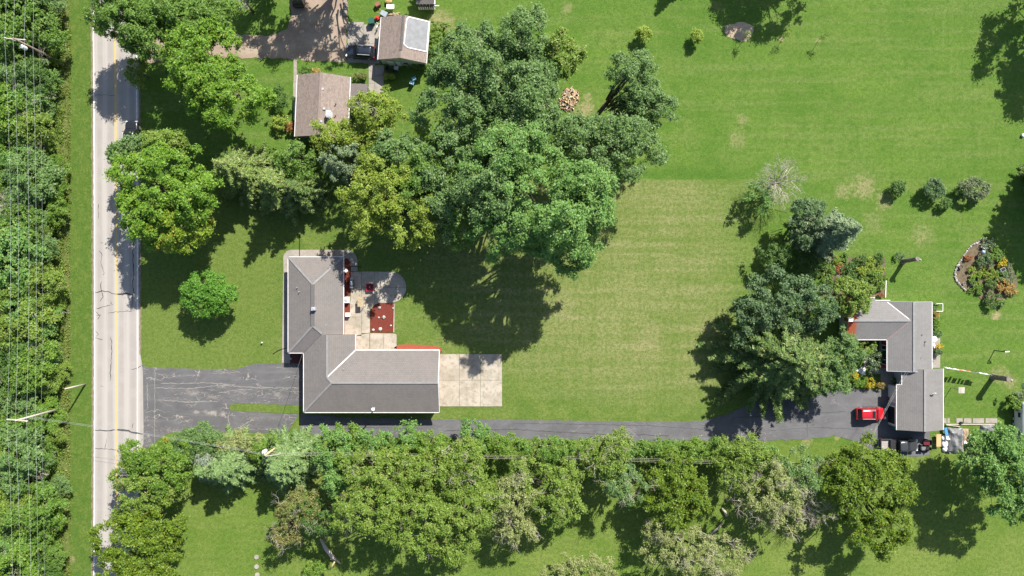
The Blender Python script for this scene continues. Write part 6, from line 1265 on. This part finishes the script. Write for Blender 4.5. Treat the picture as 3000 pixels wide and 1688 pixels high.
px, py = z4(2165, 605); c = P(px, py, .7); t = thing('bird_bath', 'square pale bird bath in the garden bed', 'bird bath', (c.x, c.y, .06), .5); MB().box((0, 0, .7), (.75, .55, .1)).build('basin', M_CONC2, t, local=True); MB().box((0, 0, .757), (.6, .42, .01)).build('water', M_GLASS, t, local=True); MB().box((0, 0, .33), (.25, .25, .66)).build('pedestal', M_CONC2, t, local=True)
px, py = z4(1790, 790); c = P(px, py); t = thing('garden_statue', 'small grey stone figure between two garden pots', 'statue', (c.x, c.y, .06)); MB().box((0, 0, .06), (.35, .3, .12)).build('plinth', M_CONC2, t, local=True); MB().lathe((0, 0, .12), [(.12, 0), (.14, .15), (.09, .3), (.04, .36), (.09, .42), (.09, .52), (.03, .58)], 10).build('figure', M_CONC2, t, local=True, sm=True)
# leafy rectangular bed north of the bungalow
b2 = flat('planting_bed', [z4(*p) for p in [(60, 450), (780, 455), (790, 900), (600, 940), (40, 940)]], .05, M_SOIL)
MB().bar(P(2596, 812, .1), P(2594, 872, .1), .1, .12).build('edging_board', M_WHITE, b2)
rb = random.Random(21)
for gy in range(4):
    for gx in range(7):
        x, y_ = 105 + gx * 100 + rb.uniform(-22, 22), 495 + gy * 105 + rb.uniform(-22, 22)
        if 150 < x < 280 and 540 < y_ < 780: continue
        m_, nm = rb.choices([('bsh', 'bright green'), ('locust', 'yellow-green'), ('ash', 'mid-green'), ('dark', 'dark green')], (4, 3, 3, 2))[0]; px, py = z4(x, y_)
        tree('bed_plant', f'{nm} leafy plant in the rectangular planting bed', [(px, py, rb.uniform(17, 21), rb.uniform(17, 21))], rb.uniform(.6, 1.2), m_, .45, .28, 230, cat='plant', zf=.5, cf=.48, group=f'{nm} plants in the rectangular bed')
tree('dead_fern', 'brown withered fern clump in the rectangular bed', [(*z4(235, 590), 14, 17)], .9, 'rust', .35, .24, 300, cat='plant', zf=.5, cf=.48); tree('dead_fern', 'brown withered plant at the bungalow corner', [(*z4(730, 900), 11, 8)], .8, 'rust', .35, .22, 300, cat='plant', zf=.5, cf=.48)
c = P(*z4(200, 715)); t = thing('wire_arch', 'grey wire arch in the rectangular bed', 'trellis', (c.x, c.y, .05), .35)
for k in range(6): MB().tube([(-.35 * math.cos(math.pi * i / 8), -.5 + k * .2, .9 * math.sin(math.pi * i / 8)) for i in range(9)], .018, 5).build('hoop', M_METAL, t, local=True)

# ------------------------------------------------------------------ lower lawn bits
for i, (px, py) in enumerate(((752, 1632), (752, 1660), (754, 1684))):
    c = P(px, py); tag(MB().lathe((c.x, c.y, 0), [(.34, 0), (.36, .1), (.33, .14)], 16).build('stepping_stone', M_CONC2), 'round pale stepping stone on the lower lawn', 'stone', 'round stepping stones on the lower lawn')
c = P(953, 1608); t = thing('broken_trunk', 'snapped tree trunk with pale split wood lying on the lawn', 'tree trunk', (c.x, c.y, 0))
MB().tube([P(940, 1580, 1.6), P(955, 1608, 1.2), P(972, 1630, .7), P(985, 1640, .4)], [.16, .3, .32, .25], 9).build('trunk', M_DEAD, t, sm=True)
for a, b_, r in (((985, 1641), (998, 1652), .16), ((980, 1646), (968, 1668), .15), ((968, 1636), (984, 1640), .2)): MB().tube([P(*a, .5), P((a[0] + b_[0]) / 2, (a[1] + b_[1]) / 2, .45), P(*b_, .15)], [r, r * .9, r * .4], 7).build('split_limb', M_SPLIT, t, sm=True)
for a, b_ in (((2120, 1530), (2085, 1562)), ((2115, 1488), (2128, 1512)), ((1905, 1400), (1895, 1420))):
    tag(MB().tube([P(*a, .4), P((a[0] + b_[0]) / 2 + 3, (a[1] + b_[1]) / 2, .45), P(*b_, .15)], [.1, .2, .16], 7).build('fallen_branch', M_DEAD, sm=True), 'thick grey fallen limb lying under the hedgerow trees', 'branch', 'fallen limbs under the hedgerow')
tag(MB().tube([P(42, 1580, .2), P(20, 1597, 1.0), P(-5, 1617, 1.6)], [.2, .17, .12], 7).build('leaning_dead_trunk', M_SPLIT, sm=True), 'pale dead trunk leaning in the left wood', 'tree trunk')
c = P(2996, 396); t = barrel('small black and white bucket on the right lawn', 2997, 396, .25, .35, M_WHITE, 'bucket', 'bucket', 0)
c = P(505, 1290); tag(MB().rock((c.x, c.y, .15), (.25, .22, .2), 3, 2, .2).build('orange_ball', M_TERRA, sm=True), 'small orange ball in the hedgerow grass', 'ball')
tree('yellow_flowers', 'yellow flower tuft at the driveway corner', [(482, 1287, 9, 8)], .8, 'yflower', .3, .2, 320, cat='flowers'); tree('yellow_flowers', 'yellow flower tuft at the bend of the back drive', [(2020, 1303, 14, 9)], .8, 'yflower', .3, .2, 320, cat='flowers')
c = P(1148, 676, 1); t = thing('blue_tent', 'small blue covered swing under the large locust', 'canopy', (c.x, c.y, 0)); MB().box((0, 0, 1.6), (1.5, 1.3, .08)).build('canopy', pmat('blue_canvas', (.08, .15, .24), (.06, .12, .2), 2), t, local=True)
for a in (-1, 1):
    for b_ in (-1, 1): MB().box((a * .65, b_ * .55, .8), (.06, .06, 1.6)).build('post', M_METAL, t, local=True)
